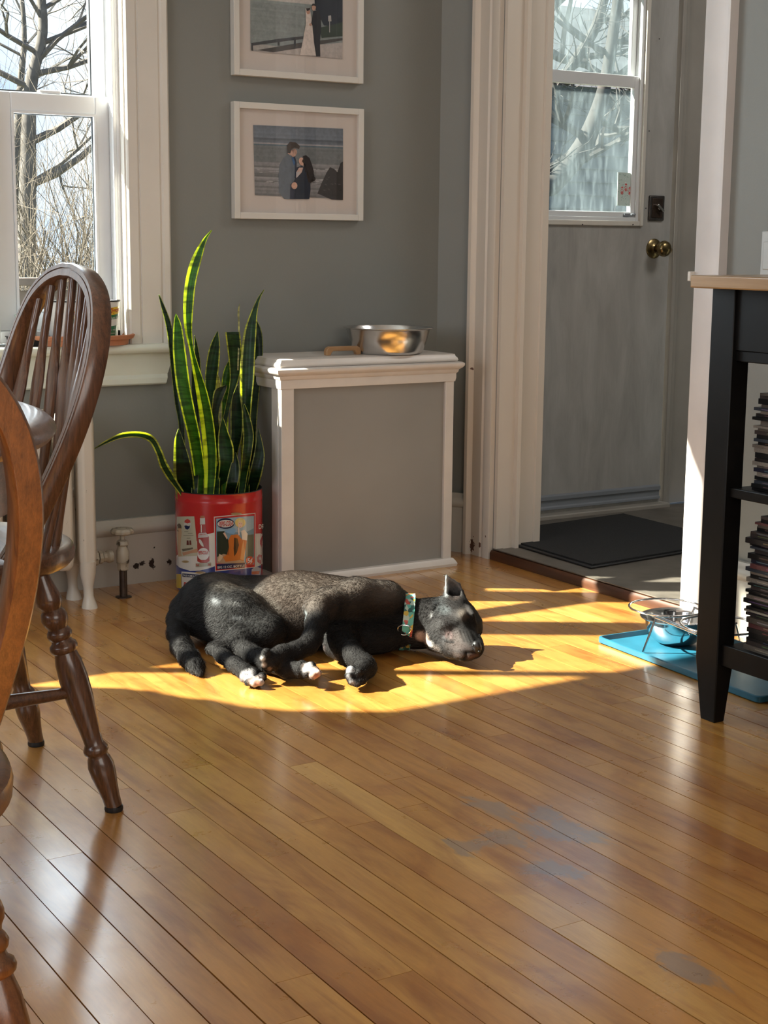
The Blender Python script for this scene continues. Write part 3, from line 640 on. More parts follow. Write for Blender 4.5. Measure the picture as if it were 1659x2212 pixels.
# ------------------------------------------------------------------ cabinet with hinged lid
CX0, CX1, CY0, CY1 = 1.972, 2.548, 3.725, 3.955
cab = empty('laundry_cabinet', ((CX0+CX1)/2, (CY0+CY1)/2, 0), 'grey panelled wooden bin with cream moulded edges standing against the back wall', 'cabinet')
CI = Matrix.Translation(cab.location).inverted()
def cch(mb, nm, mt, par=None, **k):
    o = mb.build(nm, mt, par or cab, **k)
    if par is None: o.matrix_parent_inverse = CI
    return o
b = MB(); b.box(CX0+.008, CX1-.008, CY0+.010, CY1, .005, .585); cch(b, 'body', M['cabp'], smooth=False, bevel=.001)
for nm, (xa, xb) in (('corner_trim', (CX0, CX0+.040)), ('corner_trim', (CX1-.030, CX1))):
    b = MB(); b.box(xa, xb, CY0, CY0+.02, .02, .565)
    if xa == CX0: b.box(CX0, CX0+.012, CY0+.02, CY0+.06, .02, .565); b.box(CX0, CX0+.012, CY1-.04, CY1, .02, .565)
    else: b.box(CX1-.008, CX1, CY0+.02, CY0+.06, .02, .565)
    cch(b, nm, M['cabw'], bevel=.002)
def ring_mold(mb, prof, x0, x1, y0, y1):
    rs = []
    for d, z in prof: rs.append([Vector(p) for p in ((x0-d, y1, z), (x0-d, y0-d, z), (x1+d, y0-d, z), (x1+d, y1, z))])
    mb.rings(rs)
b = MB(); ring_mold(b, [(-.02, .0), (.012, .0), (.014, .008), (.010, .016), (.004, .024), (-.02, .026)], CX0, CX1, CY0, CY1); cch(b, 'base_moulding', M['cabw'])
b = MB(); ring_mold(b, [(-.02, .556), (.002, .556), (.004, .566), (.004, .580), (.008, .584), (.010, .592), (.018, .598), (.022, .604), (.022, .610), (.016, .614), (-.02, .615)], CX0, CX1, CY0, CY1); cch(b, 'crown_moulding', M['cabw'])
b = MB(); ring_mold(b, [(-.02, .6155), (.006, .6155), (.008, .620), (.006, .626), (.002, .630), (.000, .636), (-.006, .638), (-.05, .6385)], CX0, CX1, CY0, CY1)
lid = cch(b, 'lid', M['cabw'])
hl, hr = at_z(703, 765, .64), at_z(777, 760, .64)
hc = Vector(((at_y(703, 765, 3.80).x+at_y(777, 765, 3.80).x)/2, 3.80, .6385)); hw = (at_y(777, 765, 3.80).x-at_y(703, 765, 3.80).x)/2
b = MB(); out = [(-hw, 0), (-hw, .014), (-hw+.004, .021), (-hw+.012, .025), (hw-.012, .025), (hw-.004, .021), (hw, .014), (hw, 0), (hw-.014, 0), (hw-.016, .007), (hw-.022, .012), (-hw+.022, .012), (-hw+.016, .007), (-hw+.014, 0)]
b.prism([hc+Vector((x, -.008, z)) for x, z in out], (0, .018, 0)); cch(b, 'handle', M['beech'], bevel=.002)
# steel bowl on the lid
bc = at_y(838, 757, 3.81); br = .5*(at_y(921, 700, 3.81).x-at_y(754, 700, 3.81).x)
bowl = MB(); H = .0735
pr = [(0, .0), (br*.70, .0), (br*.745, .003), (br*.78, .010), (br*.86, .040), (br*.925, H-.004), (br*.955, H-.001), (br, H), (br*1.004, H+.0012), (br*.995, H+.0025), (br*.93, H+.0015), (br*.90, H-.004), (br*.83, .035), (br*.75, .010), (br*.70, .005), (0, .004)]
bowl.lathe(pr, (0, 0, 0), 72, caps=False); o = bowl.build('steel_bowl', M['steel']); o.location = (bc.x, 3.81, .6388)
setp(o, 'shallow stainless steel bowl resting on top of the grey wooden bin', 'bowl')

# ------------------------------------------------------------------ cast iron radiator
rad = empty('radiator', (1.10, 3.82, 0), 'old white painted cast iron radiator with chipped paint standing under the window', 'radiator')
RI = Matrix.Translation(rad.location).inverted()
def rch(mb, nm, mt, par=None, **k):
    o = mb.build(nm, mt, par or rad, **k)
    if par is None: o.matrix_parent_inverse = RI
    return o
RY0, RY1 = 3.735, 3.905
def rad_section(xc, legs):
    b = MB()
    def col(y0, y1, z0, z1):
        ym = (y0+y1)/2; hy = (y1-y0)/2
        for (za, zb_) in ((z0, z1),):
            rs = []
            for z, k, kx in ((za, .5, .6), (za+.012, .9, .9), (za+.03, 1, 1), (zb_-.03, 1, 1), (zb_-.012, .9, .9), (zb_, .5, .6)):
                hx = .0225*kx
                rs.append([Vector((xc+hx*a, ym+hy*k*c, z)) for a, c in ((-1, -.55), (-.6, -1), (.6, -1), (1, -.55), (1, .55), (.6, 1), (-.6, 1), (-1, .55))])
            b.rings(rs)
    col(RY0, RY0+.060, .105, .517); col(RY1-.060, RY1, .105, .517)
    b.box(xc-.020, xc+.020, RY0+.03, RY1-.03, .455, .500); b.box(xc-.020, xc+.020, RY0+.03, RY1-.03, .11, .15)
    b.lathe([(0, -.028), (.020, -.028), (.020, .028), (0, .028)], (xc, (RY0+RY1)/2, .475), 16, axis='x'); b.lathe([(0, -.028), (.020, -.028), (.020, .028), (0, .028)], (xc, (RY0+RY1)/2, .13), 16, axis='x')
    b.lathe([(.014, -.03), (.014, .03)], (xc, RY0+.085, .30), 12, axis='x')
    s = rch(b, 'section', M['rad'], bevel=.004)
    if legs:
        for y in (RY0+.022, RY1-.03):
            b = MB(); rs = []
            for z, hx, hy, oy in ((.125, .022, .028, 0), (.09, .020, .024, 0), (.055, .013, .016, 0), (.03, .013, .015, -.002), (.010, .019, .020, -.006), (0, .021, .023, -.008)):
                rs.append([Vector((xc+hx*math.cos(a), y+oy+hy*math.sin(a), z)) for a in [2*math.pi*i/12+.26 for i in range(12)]])
            b.rings(rs); b.build('leg', M['rad'], s)
for i in range(12): rad_section(1.412-i*.062, i in (0, 11))
b = MB(); p = at_y(196, 903, RY0+.05); b.lathe([(0, -.01), (.012, -.01), (.012, .006), (.007, .012), (0, .012)], (1.412, RY0+.055, .515), 16); rch(b, 'top_plug', M['rad'])
vx = at_y(264, 1150, 3.82).x
b = MB(); vz = .055
b.lathe([(0, .150), (.0065, .150), (.0065, .172), (0, .172)], (vx, 3.82, 0), 12)
b.lathe([(0, .098), (.017, .098), (.018, .105), (.018, .128), (.014, .136), (.013, .142), (.017, .146), (.015, .156), (.008, .160), (0, .160)], (vx, 3.82, 0), 12)
b.lathe([(0, .075), (.013, .075), (.016, .078), (.016, .094), (.019, .098), (0, .098)], (vx, 3.82, 0), 8)
for x, r in ((1.440, .019), (1.452, .022), (1.466, .018), (1.478, .014)):
    b.lathe([(0, 0), (r, 0), (r, .010), (0, .010)], (x, 3.82, .117), 8, axis='x')
b.lathe([(0, 0), (.012, 0), (.018, .008), (.016, .02), (0, .02)], (1.486, 3.82, .117), 16, axis='x')
M['valve'] = chipped('valve_paint', (0.36, 0.32, 0.26), (0.06, 0.045, 0.03), 0.4, 0.60, 0.6, 40)
rch(b, 'valve_body', M['valve'], bevel=.001)
b = MB(); rs = []
for r0, z in ((.010, .172), (.024, .174), (.030, .178), (.031, .184), (.026, .190), (.010, .193), (.004, .194)):
    rs.append([Vector((vx+r0*(1+.05*math.cos(10*a)*(r0 > .02))*math.cos(a), 3.82+r0*(1+.05*math.cos(10*a)*(r0 > .02))*math.sin(a), z)) for a in [2*math.pi*i/60 for i in range(60)]])
b.rings(rs); rch(b, 'hand_wheel', M['valve'])
b = MB(); b.tube([(vx, 3.82, .08), (vx, 3.82, 0.0)], .0105, 14); b.lathe([(.0105, .0), (.022, .0), (.022, .002), (.0105, .003)], (vx, 3.82, 0), 20); rch(b, 'supply_pipe', M['pipe'])

# ------------------------------------------------------------------ tin planter with the snake plant
PC = at_y(473.5, 1200, 3.805); PR = .1205; PH = .283
plant = empty('potted_snake_plant', (PC.x, PC.y, 0), 'tall snake plant with yellow edged leaves in a printed red white and blue tin', 'potted plant')
PI_ = Matrix.Translation(plant.location).inverted()
def pch(mb, nm, mt, par=None, **k):
    o = mb.build(nm, mt, par or plant, **k)
    if par is None: o.matrix_parent_inverse = PI_
    return o
M['tinred'] = plain('tin_red', (0.42, 0.022, 0.022), 0.2, var=.05)
M['tinblack'] = plain('tin_inside', (0.012, 0.012, 0.012), 0.6)
b = MB(); b.lathe([(0, .002), (PR-.003, .002), (PR, .006), (PR, PH-.030), (PR+.001, PH-.027), (PR, PH-.024), (PR-.0004, PH-.003), (PR+.0006, PH-.001), (PR-.001, PH), (PR-.0025, PH-.001), (PR-.003, PH-.04), (0, PH-.04)], (PC.x, PC.y, 0), 96, caps=False)
tin = pch(b, 'tin_planter', [M['tinred'], M['tinblack']])
for pl in tin.data.polygons:
    c = pl.center; r = math.hypot(c.x-PC.x, c.y-PC.y)
    if r < PR-.0012 and c.z > .05: pl.material_index = 1
b = MB(); b.lathe([(PR-.0012, PH-.0006), (PR+.0010, PH-.0014), (PR+.0012, PH+.0006), (PR-.0010, PH+.001)], (PC.x, PC.y, 0), 96, caps=False); pch(b, 'rim', M['black'], tin)
b = MB(); b.lathe([(0, 0), (PR*.6, .002), (PR-.0035, 0), (PR-.0035, -.01), (0, -.01)], (PC.x, PC.y, PH-.030), 40); pch(b, 'soil', M['soil'])
def cyl(px, py, off=0.0):
    d = ray(px, py); R = PR+off; ox, oy = CAM.x-PC.x, CAM.y-PC.y
    A = d.x*d.x+d.y*d.y; B_ = 2*(ox*d.x+oy*d.y); C_ = ox*ox+oy*oy-R*R; disc = B_*B_-4*A*C_
    if disc < 0: t = -B_/(2*A)
    else: t = (-B_-math.sqrt(disc))/(2*A)
    p = CAM+d*t; a = math.atan2(p.y-PC.y, p.x-PC.x); z = min(max(p.z, .004), PH)
    return Vector((PC.x+R*math.cos(a), PC.y+R*math.sin(a), z))
def cpx(x, y): return (360+x/6.9125, 1040+y/6.9125)
def decal_bm(polys, layer):
    """polys: [(crop points, colour)] -> bmesh cut in strips, wrapped on the tin"""
    bm = bmesh.new(); cl = bm.loops.layers.float_color.new('Col')
    for k, (pts, col) in enumerate(polys):
        t = bmesh.new(); f = t.faces.new([t.verts.new((x, y, 0)) for x, y in pts])
        bmesh.ops.triangulate(t, faces=[f])
        xs = [p[0] for p in pts]; x = min(xs)+30
        while x < max(xs):
            bmesh.ops.bisect_plane(t, geom=t.verts[:]+t.edges[:]+t.faces[:], plane_co=(x, 0, 0), plane_no=(1, 0, 0), clear_inner=False, clear_outer=False); x += 30
        off = .0004+.00010*(layer+k)
        vm = {v: bm.verts.new(cyl(*cpx(v.co.x, v.co.y), off)) for v in t.verts}
        for fc in t.faces:
            try: nf = bm.faces.new([vm[v] for v in fc.verts])
            except ValueError: continue
            for lp in nf.loops: lp[cl] = (*col, 1)
        t.free()
    return bm
def bm_obj(bm, nm, mt, par):
    me = bpy.data.meshes.new(nm); bmesh.ops.recalc_face_normals(bm, faces=bm.faces); bm.to_mesh(me); bm.free(); me.materials.append(mt)
    o = bpy.data.objects.new(nm, me); COL.objects.link(o); o.parent = par; return o
def text_mesh(s, shear=0.0, bold=0.0):
    cu = bpy.data.curves.new('t', 'FONT'); cu.body = s; cu.shear = shear; cu.offset = bold; cu.resolution_u = 3
    ob = bpy.data.objects.new('t', cu); COL.objects.link(ob); dg = bpy.context.evaluated_depsgraph_get(); dg.update()
    me = bpy.data.meshes.new_from_object(ob.evaluated_get(dg)); bpy.data.objects.remove(ob); bpy.data.curves.remove(cu)
    co = [v.co.copy() for v in me.vertices]; fs = [tuple(p.vertices) for p in me.polygons]; bpy.data.meshes.remove(me)
    if not co: return [], []
    x0 = min(c.x for c in co); x1 = max(c.x for c in co); y0 = min(c.y for c in co); y1 = max(c.y for c in co)
    return [((c.x-x0)/(x1-x0), (c.y-y0)/(y1-y0)) for c in co], fs
def tin_text(s, tl, tr, bl, br, col, off, shear=0, bold=0.0, mb=None):
    uv, fs = text_mesh(s, shear, bold)
    vs = []
    for u_, v_ in uv:
        x = (bl[0]*(1-u_)+br[0]*u_)*(1-v_)+(tl[0]*(1-u_)+tr[0]*u_)*v_; y = (bl[1]*(1-u_)+br[1]*u_)*(1-v_)+(tl[1]*(1-u_)+tr[1]*u_)*v_
        vs.append(cyl(*cpx(x, y), off))
    mb = MB(); mb.add(vs, fs, 0, col); mb.build('printed_lettering', M['col'], tin, smooth=False, fix=False)
white, red, navy, beige = (.55, .52, .47), (.42, .02, .02), (.02, .035, .16), (.40, .37, .27)
ARC = [(118, 1222), (200, 1290), (350, 1335), (500, 1330), (620, 1300), (720, 1265), (1000, 1275), (1330, 1280), (1452, 1235)]
bmw = decal_bm([([(118, 1130)]+ARC+[(1452, 770), (1330, 780), (900, 770), (700, 765), (600, 790), (440, 900), (300, 1000)], white)], 0)
bm_obj(bmw, 'printed_wave', M['col'], tin)
bmn = decal_bm([(ARC+[(1452, 1500), (1452, 1740), (1200, 1830), (800, 1870), (400, 1830), (118, 1730)], navy)], 0)
bm_obj(bmn, 'printed_base', M['col'], tin)
L = [([(125, 525), (412, 520), (470, 1110), (170, 1125)], beige),
     (ell(185, 690, 36, 62, 16), (.06, .035, .02)), ([(165, 700), (215, 700), (225, 760), (215, 860), (205, 1000), (225, 1115), (175, 1118), (150, 900), (150, 760)], (.42, .27, .15)),
     ([(230, 1060), (330, 1040), (460, 1000), (465, 1060), (350, 1075), (250, 1110)], (.42, .22, .13)), ([(225, 1010), (390, 985), (395, 1010), (240, 1045)], (.12, .10, .07)),
     (ell(310, 640, 54, 80, 24), (.45, .43, .38)), ([(262, 610), (275, 575), (310, 560), (345, 575), (358, 612), (310, 628)], (.40, .05, .04)), ([(262, 662), (290, 655), (330, 668), (352, 655), (340, 700), (308, 720), (278, 705)], (.015, .02, .06)),
     ([(300, 880), (325, 880), (332, 950), (297, 950)], (.10, .02, .015)), ([(340, 880), (362, 880), (370, 945), (340, 950)], (.10, .02, .015))]
for i, (x, y, w) in enumerate(((262, 745, 60), (315, 772, 70), (250, 805, 150), (300, 845, 55))):
    L.append(([(x, y), (x+w, y-3), (x+w, y+6), (x, y+9)], (.20, .18, .13)))
bm_obj(decal_bm(L, 2), 'printed_card', M['col'], tin)
L = [([(500, 545), (572, 545), (578, 640), (590, 760), (630, 830), (640, 1190), (600, 1215), (500, 1215), (458, 1190), (455, 860), (480, 780), (498, 700)], (.27, .035, .03)),
     ([(497, 545), (572, 540), (575, 640), (498, 645)], (.45, .44, .40)), ([(505, 515), (565, 512), (566, 545), (505, 548)], (.30, .12, .06)), ([(510, 650), (522, 650), (524, 760), (512, 765)], (.6, .6, .55)),
     ([(482, 770), (590, 765), (615, 800), (620, 830), (470, 845), (470, 800)], (.42, .38, .36)),
     ([(480, 860), (510, 870), (545, 930), (555, 980), (520, 960), (485, 910)], (.5, .5, .46)),
     (ell(548, 1085, 88, 92, 24), (.55, .53, .50)), ([(460, 1172), (636, 1172), (636, 1190), (600, 1212), (500, 1212), (460, 1192)], (.32, .04, .03)),
     ([(432, 1222), (660, 1210), (660, 1265), (432, 1280)], (.32, .29, .22))]
bm_obj(decal_bm(L, 2), 'printed_bottle', M['col'], tin)
Pst = [([(705, 527), (1325, 470), (1325, 1285), (722, 1345)], (.55, .50, .45)), ([(715, 540), (1316, 482), (1316, 1275), (732, 1332)], red), ([(735, 557), (1305, 512), (1305, 1240), (745, 1224)], (.16, .25, .30)),
     ([(745, 560), (1300, 515), (1300, 700), (1180, 760), (900, 760), (750, 730)], (.28, .38, .43)),
     ([(750, 750), (860, 740), (930, 900), (1000, 1000), (1000, 1100), (850, 1200), (752, 1190)], (.030, .035, .020)), ([(1180, 800), (1300, 790), (1300, 1120), (1180, 1160)], (.12, .13, .09)),
     ([(752, 1130), (850, 1080), (1150, 1170), (1170, 1225), (752, 1222)], (.38, .24, .14)),
     ([(960, 800), (1060, 790), (1120, 860), (1180, 830), (1195, 900), (1170, 1060), (1150, 1190), (1090, 1170), (1080, 1080), (1050, 1180), (880, 1200), (840, 1130), (900, 1090), (950, 1120), (930, 980), (920, 880)], (.48, .135, .025)),
     ([(1010, 840), (1060, 850), (1080, 950), (1050, 1060), (1010, 1120), (1000, 1000)], (.06, .03, .015)), ([(1150, 870), (1170, 1060), (1150, 1180), (1100, 1160), (1120, 980)], (.60, .27, .09)),
     ([(860, 740), (1000, 690), (1060, 720), (1000, 790), (910, 770)], (.20, .34, .48)),
     ([(840, 770), (870, 760), (910, 840), (900, 865)], (.62, .40, .28)), ([(1110, 740), (1160, 720), (1210, 780), (1200, 880), (1130, 870)], (.60, .52, .42)),
     (ell(1100, 615, 78, 72, 24), (.58, .44, .15)), (ell(1100, 640, 36, 52, 20), (.62, .42, .30)), ([(1065, 600), (1085, 570), (1135, 580), (1150, 640), (1130, 620), (1090, 600)], (.62, .49, .20)),
     (ell(1088, 630, 5, 4, 8), (.05, .03, .02)), (ell(1115, 632, 5, 4, 8), (.05, .03, .02)), ([(1090, 668), (1110, 668), (1100, 676)], (.5, .05, .04)), ([(1060, 690), (1080, 680), (1090, 800), (1072, 800)], (.6, .5, .45)),
     ([(785, 1080), (840, 1110), (830, 1150), (790, 1200), (765, 1190)], (.55, .40, .25)),
     ([(745, 1238), (1170, 1212), (1170, 1282), (755, 1315)], (.018, .022, .06)),
     (ell(1245, 1183, 62, 66, 28), (.50, .08, .03)),
     (ell(880, 628, 130, 80, 32), (.015, .02, .05)), (ell(880, 630, 122, 56, 32, -.05), (.55, .52, .47))]
bm_obj(decal_bm(Pst, 2), 'printed_poster', M['col'], tin)
L = [([(220, 1345), (860, 1392), (860, 1780), (228, 1715)], white), ([(232, 1372), (620, 1402), (600, 1452), (236, 1425)], (.02, .028, .07)), ([(240, 1650), (600, 1690), (600, 1740), (243, 1705)], (.015, .015, .02)),
     ([(118, 1380), (215, 1385), (222, 1598), (122, 1580)], (.42, .29, .03)), ([(1270, 1310), (1340, 1270), (1410, 1300), (1400, 1395), (1265, 1390)], (.35, .33, .35)), ([(1270, 1345), (1390, 1335), (1380, 1385), (1268, 1388)], (.40, .12, .06)),
     ([(1335, 790), (1452, 780), (1452, 1230), (1335, 1245)], white), ([(1395, 880), (1425, 810), (1452, 790), (1452, 830), (1425, 880), (1430, 930), (1452, 950), (1452, 1130), (1425, 1160), (1440, 1190), (1400, 1232), (1355, 1200), (1350, 1130), (1380, 1090), (1420, 1100), (1415, 980), (1395, 930)], (.36, .03, .04)), (ell(1395, 1150, 14, 26, 14), white)]
for cx_, cy_ in ((278, 1197), (503, 1362), (1042, 484)): L += [(ell(cx_, cy_, 80 if cx_ > 300 else 54, 18, 24), (.36, .27, .13)), (ell(cx_, cy_, 60 if cx_ > 300 else 38, 9, 20), (.28, .18, .08))]
for nm_, a_q, b_q in (('printed_label', 0, 3), ('printed_tag', 3, 4), ('printed_glass', 4, 6), ('printed_script', 6, 9), ('printed_seal', 9, 11), ('printed_seal', 11, 13), ('printed_seal', 13, 15)): bm_obj(decal_bm(L[a_q:b_q], 3+a_q), nm_, M['col'], tin)
tb = MB(); tr_ = (.42, .04, .03); OF = .0036
tin_text('PEPSI-COLA', (782, 600), (990, 585), (780, 680), (985, 660), tr_, OF, .3, .02, tb)
tin_text('PEPSI-COLA', (470, 1040), (612, 1035), (472, 1092), (612, 1088), tr_, OF, .3, .02, tb)
tin_text('Pepsi-Cola', (490, 782), (580, 776), (490, 806), (580, 800), tr_, OF, .3, .01, tb)
tin_text('BIG 12 OZ. BOTTLE', (760, 1268), (1165, 1242), (762, 1302), (1165, 1276), (.58, .55, .5), OF, 0, .012, tb)
tin_text('5\u00a2', (1208, 1148), (1282, 1138), (1212, 1240), (1280, 1225), (.66, .62, .58), OF, 0, .03, tb)
tin_text('DRINK', (1376, 642), (1560, 620), (1376, 712), (1560, 690), (.62, .58, .52), OF, 0, .02, tb)
tin_text('5\u00a2', (440, 1232), (482, 1230), (440, 1272), (482, 1270), (.35, .04, .03), OF, 0, .02, tb)
tin_text('5\u00a2', (615, 1225), (656, 1222), (615, 1264), (656, 1262), (.35, .04, .03), OF, 0, .02, tb)
tin_text('TAKE HOME A CARTON OF', (240, 1386), (575, 1412), (240, 1415), (572, 1444), (.58, .56, .52), OF, 0, .012, tb)
tin_text('PEPSI-COLA', (244, 1500), (640, 1530), (246, 1600), (640, 1640), tr_, OF, .3, .025, tb)


# leaves
def leaf_mat():
    m, t, out = newmat('snake_plant_leaf'); p = N(t, 'ShaderNodeBsdfPrincipled'); p.inputs['Roughness'].default_value = 0.38; p.inputs['Specular IOR Level'].default_value = 0.35
    a = N(t, 'ShaderNodeAttribute'); a.attribute_name = 'Col'
    n = noise(t, coords(t, (.6, .6, 3.2)), 22, 4, .6, .8); r = ramp(t, n.outputs['Fac'], ((.38, .50), (.6, 1.15)))
    col = mixc(t, a.outputs['Color'], r.outputs[0], 1.0, 'MULTIPLY'); t.links.new(col, p.inputs['Base Color'])
    tl = N(t, 'ShaderNodeBsdfTranslucent'); br = mixc(t, col, (3.4, 3.6, .9), 1.0, 'MULTIPLY'); t.links.new(br, tl.inputs[0])
    mx = N(t, 'ShaderNodeMixShader'); mx.inputs[0].default_value = .42; t.links.new(p.outputs[0], mx.inputs[1]); t.links.new(tl.outputs[0], mx.inputs[2]); t.links.new(mx.outputs[0], out.inputs[0]); return m
M['leaf'] = leaf_mat()
CU = np.array
def spl(pts, n):
    P = [np.array(p, float) for p in pts]; P = [2*P[0]-P[1]]+P+[2*P[-1]-P[-2]]; out = []
    m = len(P)-3
    for i in range(n+1):
        u_ = i/n*m; k = min(int(u_), m-1); t = u_-k; p0, p1, p2, p3 = P[k:k+4]
        out.append(.5*((2*p1)+(-p0+p2)*t+(2*p0-5*p1+4*p2-p3)*t*t+(-p0+3*p1-3*p2+p3)*t**3))
    return out
# tip-first: (px, py, half width px), depth Y, twist degrees, tone: sunlit leaves painted brighter, others mid
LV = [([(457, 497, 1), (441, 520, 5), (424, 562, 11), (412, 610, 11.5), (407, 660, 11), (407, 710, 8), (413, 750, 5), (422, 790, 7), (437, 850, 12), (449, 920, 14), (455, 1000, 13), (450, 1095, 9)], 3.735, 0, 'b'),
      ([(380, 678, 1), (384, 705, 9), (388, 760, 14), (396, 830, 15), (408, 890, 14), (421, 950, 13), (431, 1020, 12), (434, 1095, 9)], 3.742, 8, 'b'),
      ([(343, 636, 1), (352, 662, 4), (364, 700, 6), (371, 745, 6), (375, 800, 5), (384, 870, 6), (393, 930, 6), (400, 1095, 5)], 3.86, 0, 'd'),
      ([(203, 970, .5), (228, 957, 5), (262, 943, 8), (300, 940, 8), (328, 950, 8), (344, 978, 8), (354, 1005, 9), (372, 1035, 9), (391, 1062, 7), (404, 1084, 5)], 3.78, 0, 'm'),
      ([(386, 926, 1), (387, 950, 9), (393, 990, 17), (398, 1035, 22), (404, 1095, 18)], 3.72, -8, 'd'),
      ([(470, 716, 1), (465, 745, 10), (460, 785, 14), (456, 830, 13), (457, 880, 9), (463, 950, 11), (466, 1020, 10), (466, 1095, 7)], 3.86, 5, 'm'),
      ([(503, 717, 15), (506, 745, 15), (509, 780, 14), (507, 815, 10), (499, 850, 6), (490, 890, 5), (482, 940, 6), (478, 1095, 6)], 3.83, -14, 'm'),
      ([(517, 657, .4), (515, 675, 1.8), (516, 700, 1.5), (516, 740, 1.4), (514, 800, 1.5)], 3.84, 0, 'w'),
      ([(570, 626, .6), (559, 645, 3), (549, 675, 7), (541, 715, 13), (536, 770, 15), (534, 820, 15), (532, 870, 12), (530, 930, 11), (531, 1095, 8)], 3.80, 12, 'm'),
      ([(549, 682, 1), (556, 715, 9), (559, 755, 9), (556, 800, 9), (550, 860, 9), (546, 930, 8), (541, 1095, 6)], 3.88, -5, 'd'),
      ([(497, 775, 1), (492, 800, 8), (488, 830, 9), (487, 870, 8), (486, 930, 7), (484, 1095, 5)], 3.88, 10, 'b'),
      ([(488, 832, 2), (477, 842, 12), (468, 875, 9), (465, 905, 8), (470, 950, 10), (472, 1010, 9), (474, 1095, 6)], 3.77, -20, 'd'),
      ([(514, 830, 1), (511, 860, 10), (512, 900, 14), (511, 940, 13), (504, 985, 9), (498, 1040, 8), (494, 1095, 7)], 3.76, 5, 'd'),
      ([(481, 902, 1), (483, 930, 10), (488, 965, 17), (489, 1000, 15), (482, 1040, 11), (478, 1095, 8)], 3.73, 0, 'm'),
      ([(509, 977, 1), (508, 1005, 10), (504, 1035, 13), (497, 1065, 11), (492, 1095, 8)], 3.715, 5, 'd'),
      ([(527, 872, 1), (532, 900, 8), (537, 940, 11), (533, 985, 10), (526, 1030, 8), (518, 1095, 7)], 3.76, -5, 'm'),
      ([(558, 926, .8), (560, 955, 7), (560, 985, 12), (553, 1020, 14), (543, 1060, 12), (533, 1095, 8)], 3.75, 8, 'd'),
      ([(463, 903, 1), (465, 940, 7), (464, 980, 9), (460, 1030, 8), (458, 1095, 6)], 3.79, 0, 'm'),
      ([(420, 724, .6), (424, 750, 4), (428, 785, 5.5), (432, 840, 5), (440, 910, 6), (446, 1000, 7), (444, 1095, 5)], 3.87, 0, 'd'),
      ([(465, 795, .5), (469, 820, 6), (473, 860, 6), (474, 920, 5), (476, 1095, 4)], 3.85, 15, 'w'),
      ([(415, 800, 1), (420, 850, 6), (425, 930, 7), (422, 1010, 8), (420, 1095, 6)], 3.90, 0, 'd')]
rl = random.Random(4)
for li, (pts, Y, tw, kind) in enumerate(LV):
    n = 40; sp = spl(pts, n); mb = MB(); cols = {0: [-1, -.42, -.2, 0, .4, .84, 1], 3: [-1, -.62, -.35, 0, .35, .58, 1], 4: [-1, -.70, -.4, 0, .4, .88, 1], 8: [-1, -.70, -.4, 0, .4, .84, 1], 1: [-1, -.78, -.4, 0, .4, .84, 1]}.get(li, [-1, -.84, -.45, 0, .45, .84, 1]); grid = []
    for i, (x, y, hw) in enumerate(sp):
        k = i/n
        kk_ = max(0, min(1, (k-.55)/.35)); kk_ = kk_*kk_*(3-2*kk_); c = at_y(x, y, (Y + .010*math.sin(k*3+li))*(1-kk_)+(3.80+.04*((li*7 % 5)/4-.5))*kk_); hw = max(hw, .4)*c.length/FPX
        a = R_(tw + 14*math.sin(k*5+li)); side = Vector((RT.x, RT.y, 0)).normalized(); nrm = Vector((side.y, -side.x, 0))
        if kind == 'm' and li == 3 and k < .8: side = Vector((0.1, -.1, 1)).normalized().lerp(side, k*.9).normalized(); nrm = Vector((side.y, -side.x, 0.3)).normalized()
        d = (side*math.cos(a)+nrm*math.sin(a))/math.cos(a); ff = side.cross(Vector((0, 0, 1))) if li != 3 else nrm
        grid.append([c + d*(hw*q) + ff*(abs(q)*hw*.35) for q in cols])
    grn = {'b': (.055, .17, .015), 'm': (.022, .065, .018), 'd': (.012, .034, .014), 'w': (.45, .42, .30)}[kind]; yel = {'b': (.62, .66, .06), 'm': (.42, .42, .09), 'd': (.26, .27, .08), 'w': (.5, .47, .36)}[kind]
    for i in range(n):
        for j in range(6):
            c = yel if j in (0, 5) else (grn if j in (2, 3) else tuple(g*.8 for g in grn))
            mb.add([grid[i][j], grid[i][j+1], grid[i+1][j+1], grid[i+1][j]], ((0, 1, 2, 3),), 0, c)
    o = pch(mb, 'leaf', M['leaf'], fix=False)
    bm = bmesh.new(); bm.from_mesh(o.data); bmesh.ops.remove_doubles(bm, verts=bm.verts, dist=1e-5); bmesh.ops.recalc_face_normals(bm, faces=bm.faces); bm.to_mesh(o.data); bm.free()
    s = o.modifiers.new('thick', 'SOLIDIFY'); s.thickness = .0014; s.offset = 0

# ------------------------------------------------------------------ things on the window sill
sz = .6765
cxp = at_y(176, 735, 3.985).x
sa = at_y(283, 735, 3.99).x-cxp
b = MB(); b.lathe([(0, .0), (sa*.86, .0), (sa*.88, .014), (sa*.96, .016), (sa, .026), (sa*.97, .028), (sa*.93, .027), (sa*.86, .006), (0, .005)], (0, 0, 0), 56, caps=False)
YS = BW-.005
o = b.build('plant_saucer', M['terra']); o.location = (cxp, YS, sz); o.scale = (1, .62, 1); setp(o, 'terracotta saucer on the window sill under the white printed planter', 'saucer')
rt_ = at_y(257, 648, YS).x-cxp; rb_ = rt_*.86; hh = at_y(250, 648, YS).z-sz-.006
wp = empty('flower_pot', (cxp, YS, sz+.006), 'white plastic planter with yellow and green seed label standing in the terracotta saucer', 'flower pot')
wp.scale = (1, .6, 1)
b = MB(); b.lathe([(0, 0), (rb_, 0), (rt_*.985, hh-.006), (rt_*.985, hh), (rt_*.95, hh), (rb_*.95, .01), (0, .01)], (0, 0, 0), 56, caps=False); b.build('pot', M['plasticw'], wp)
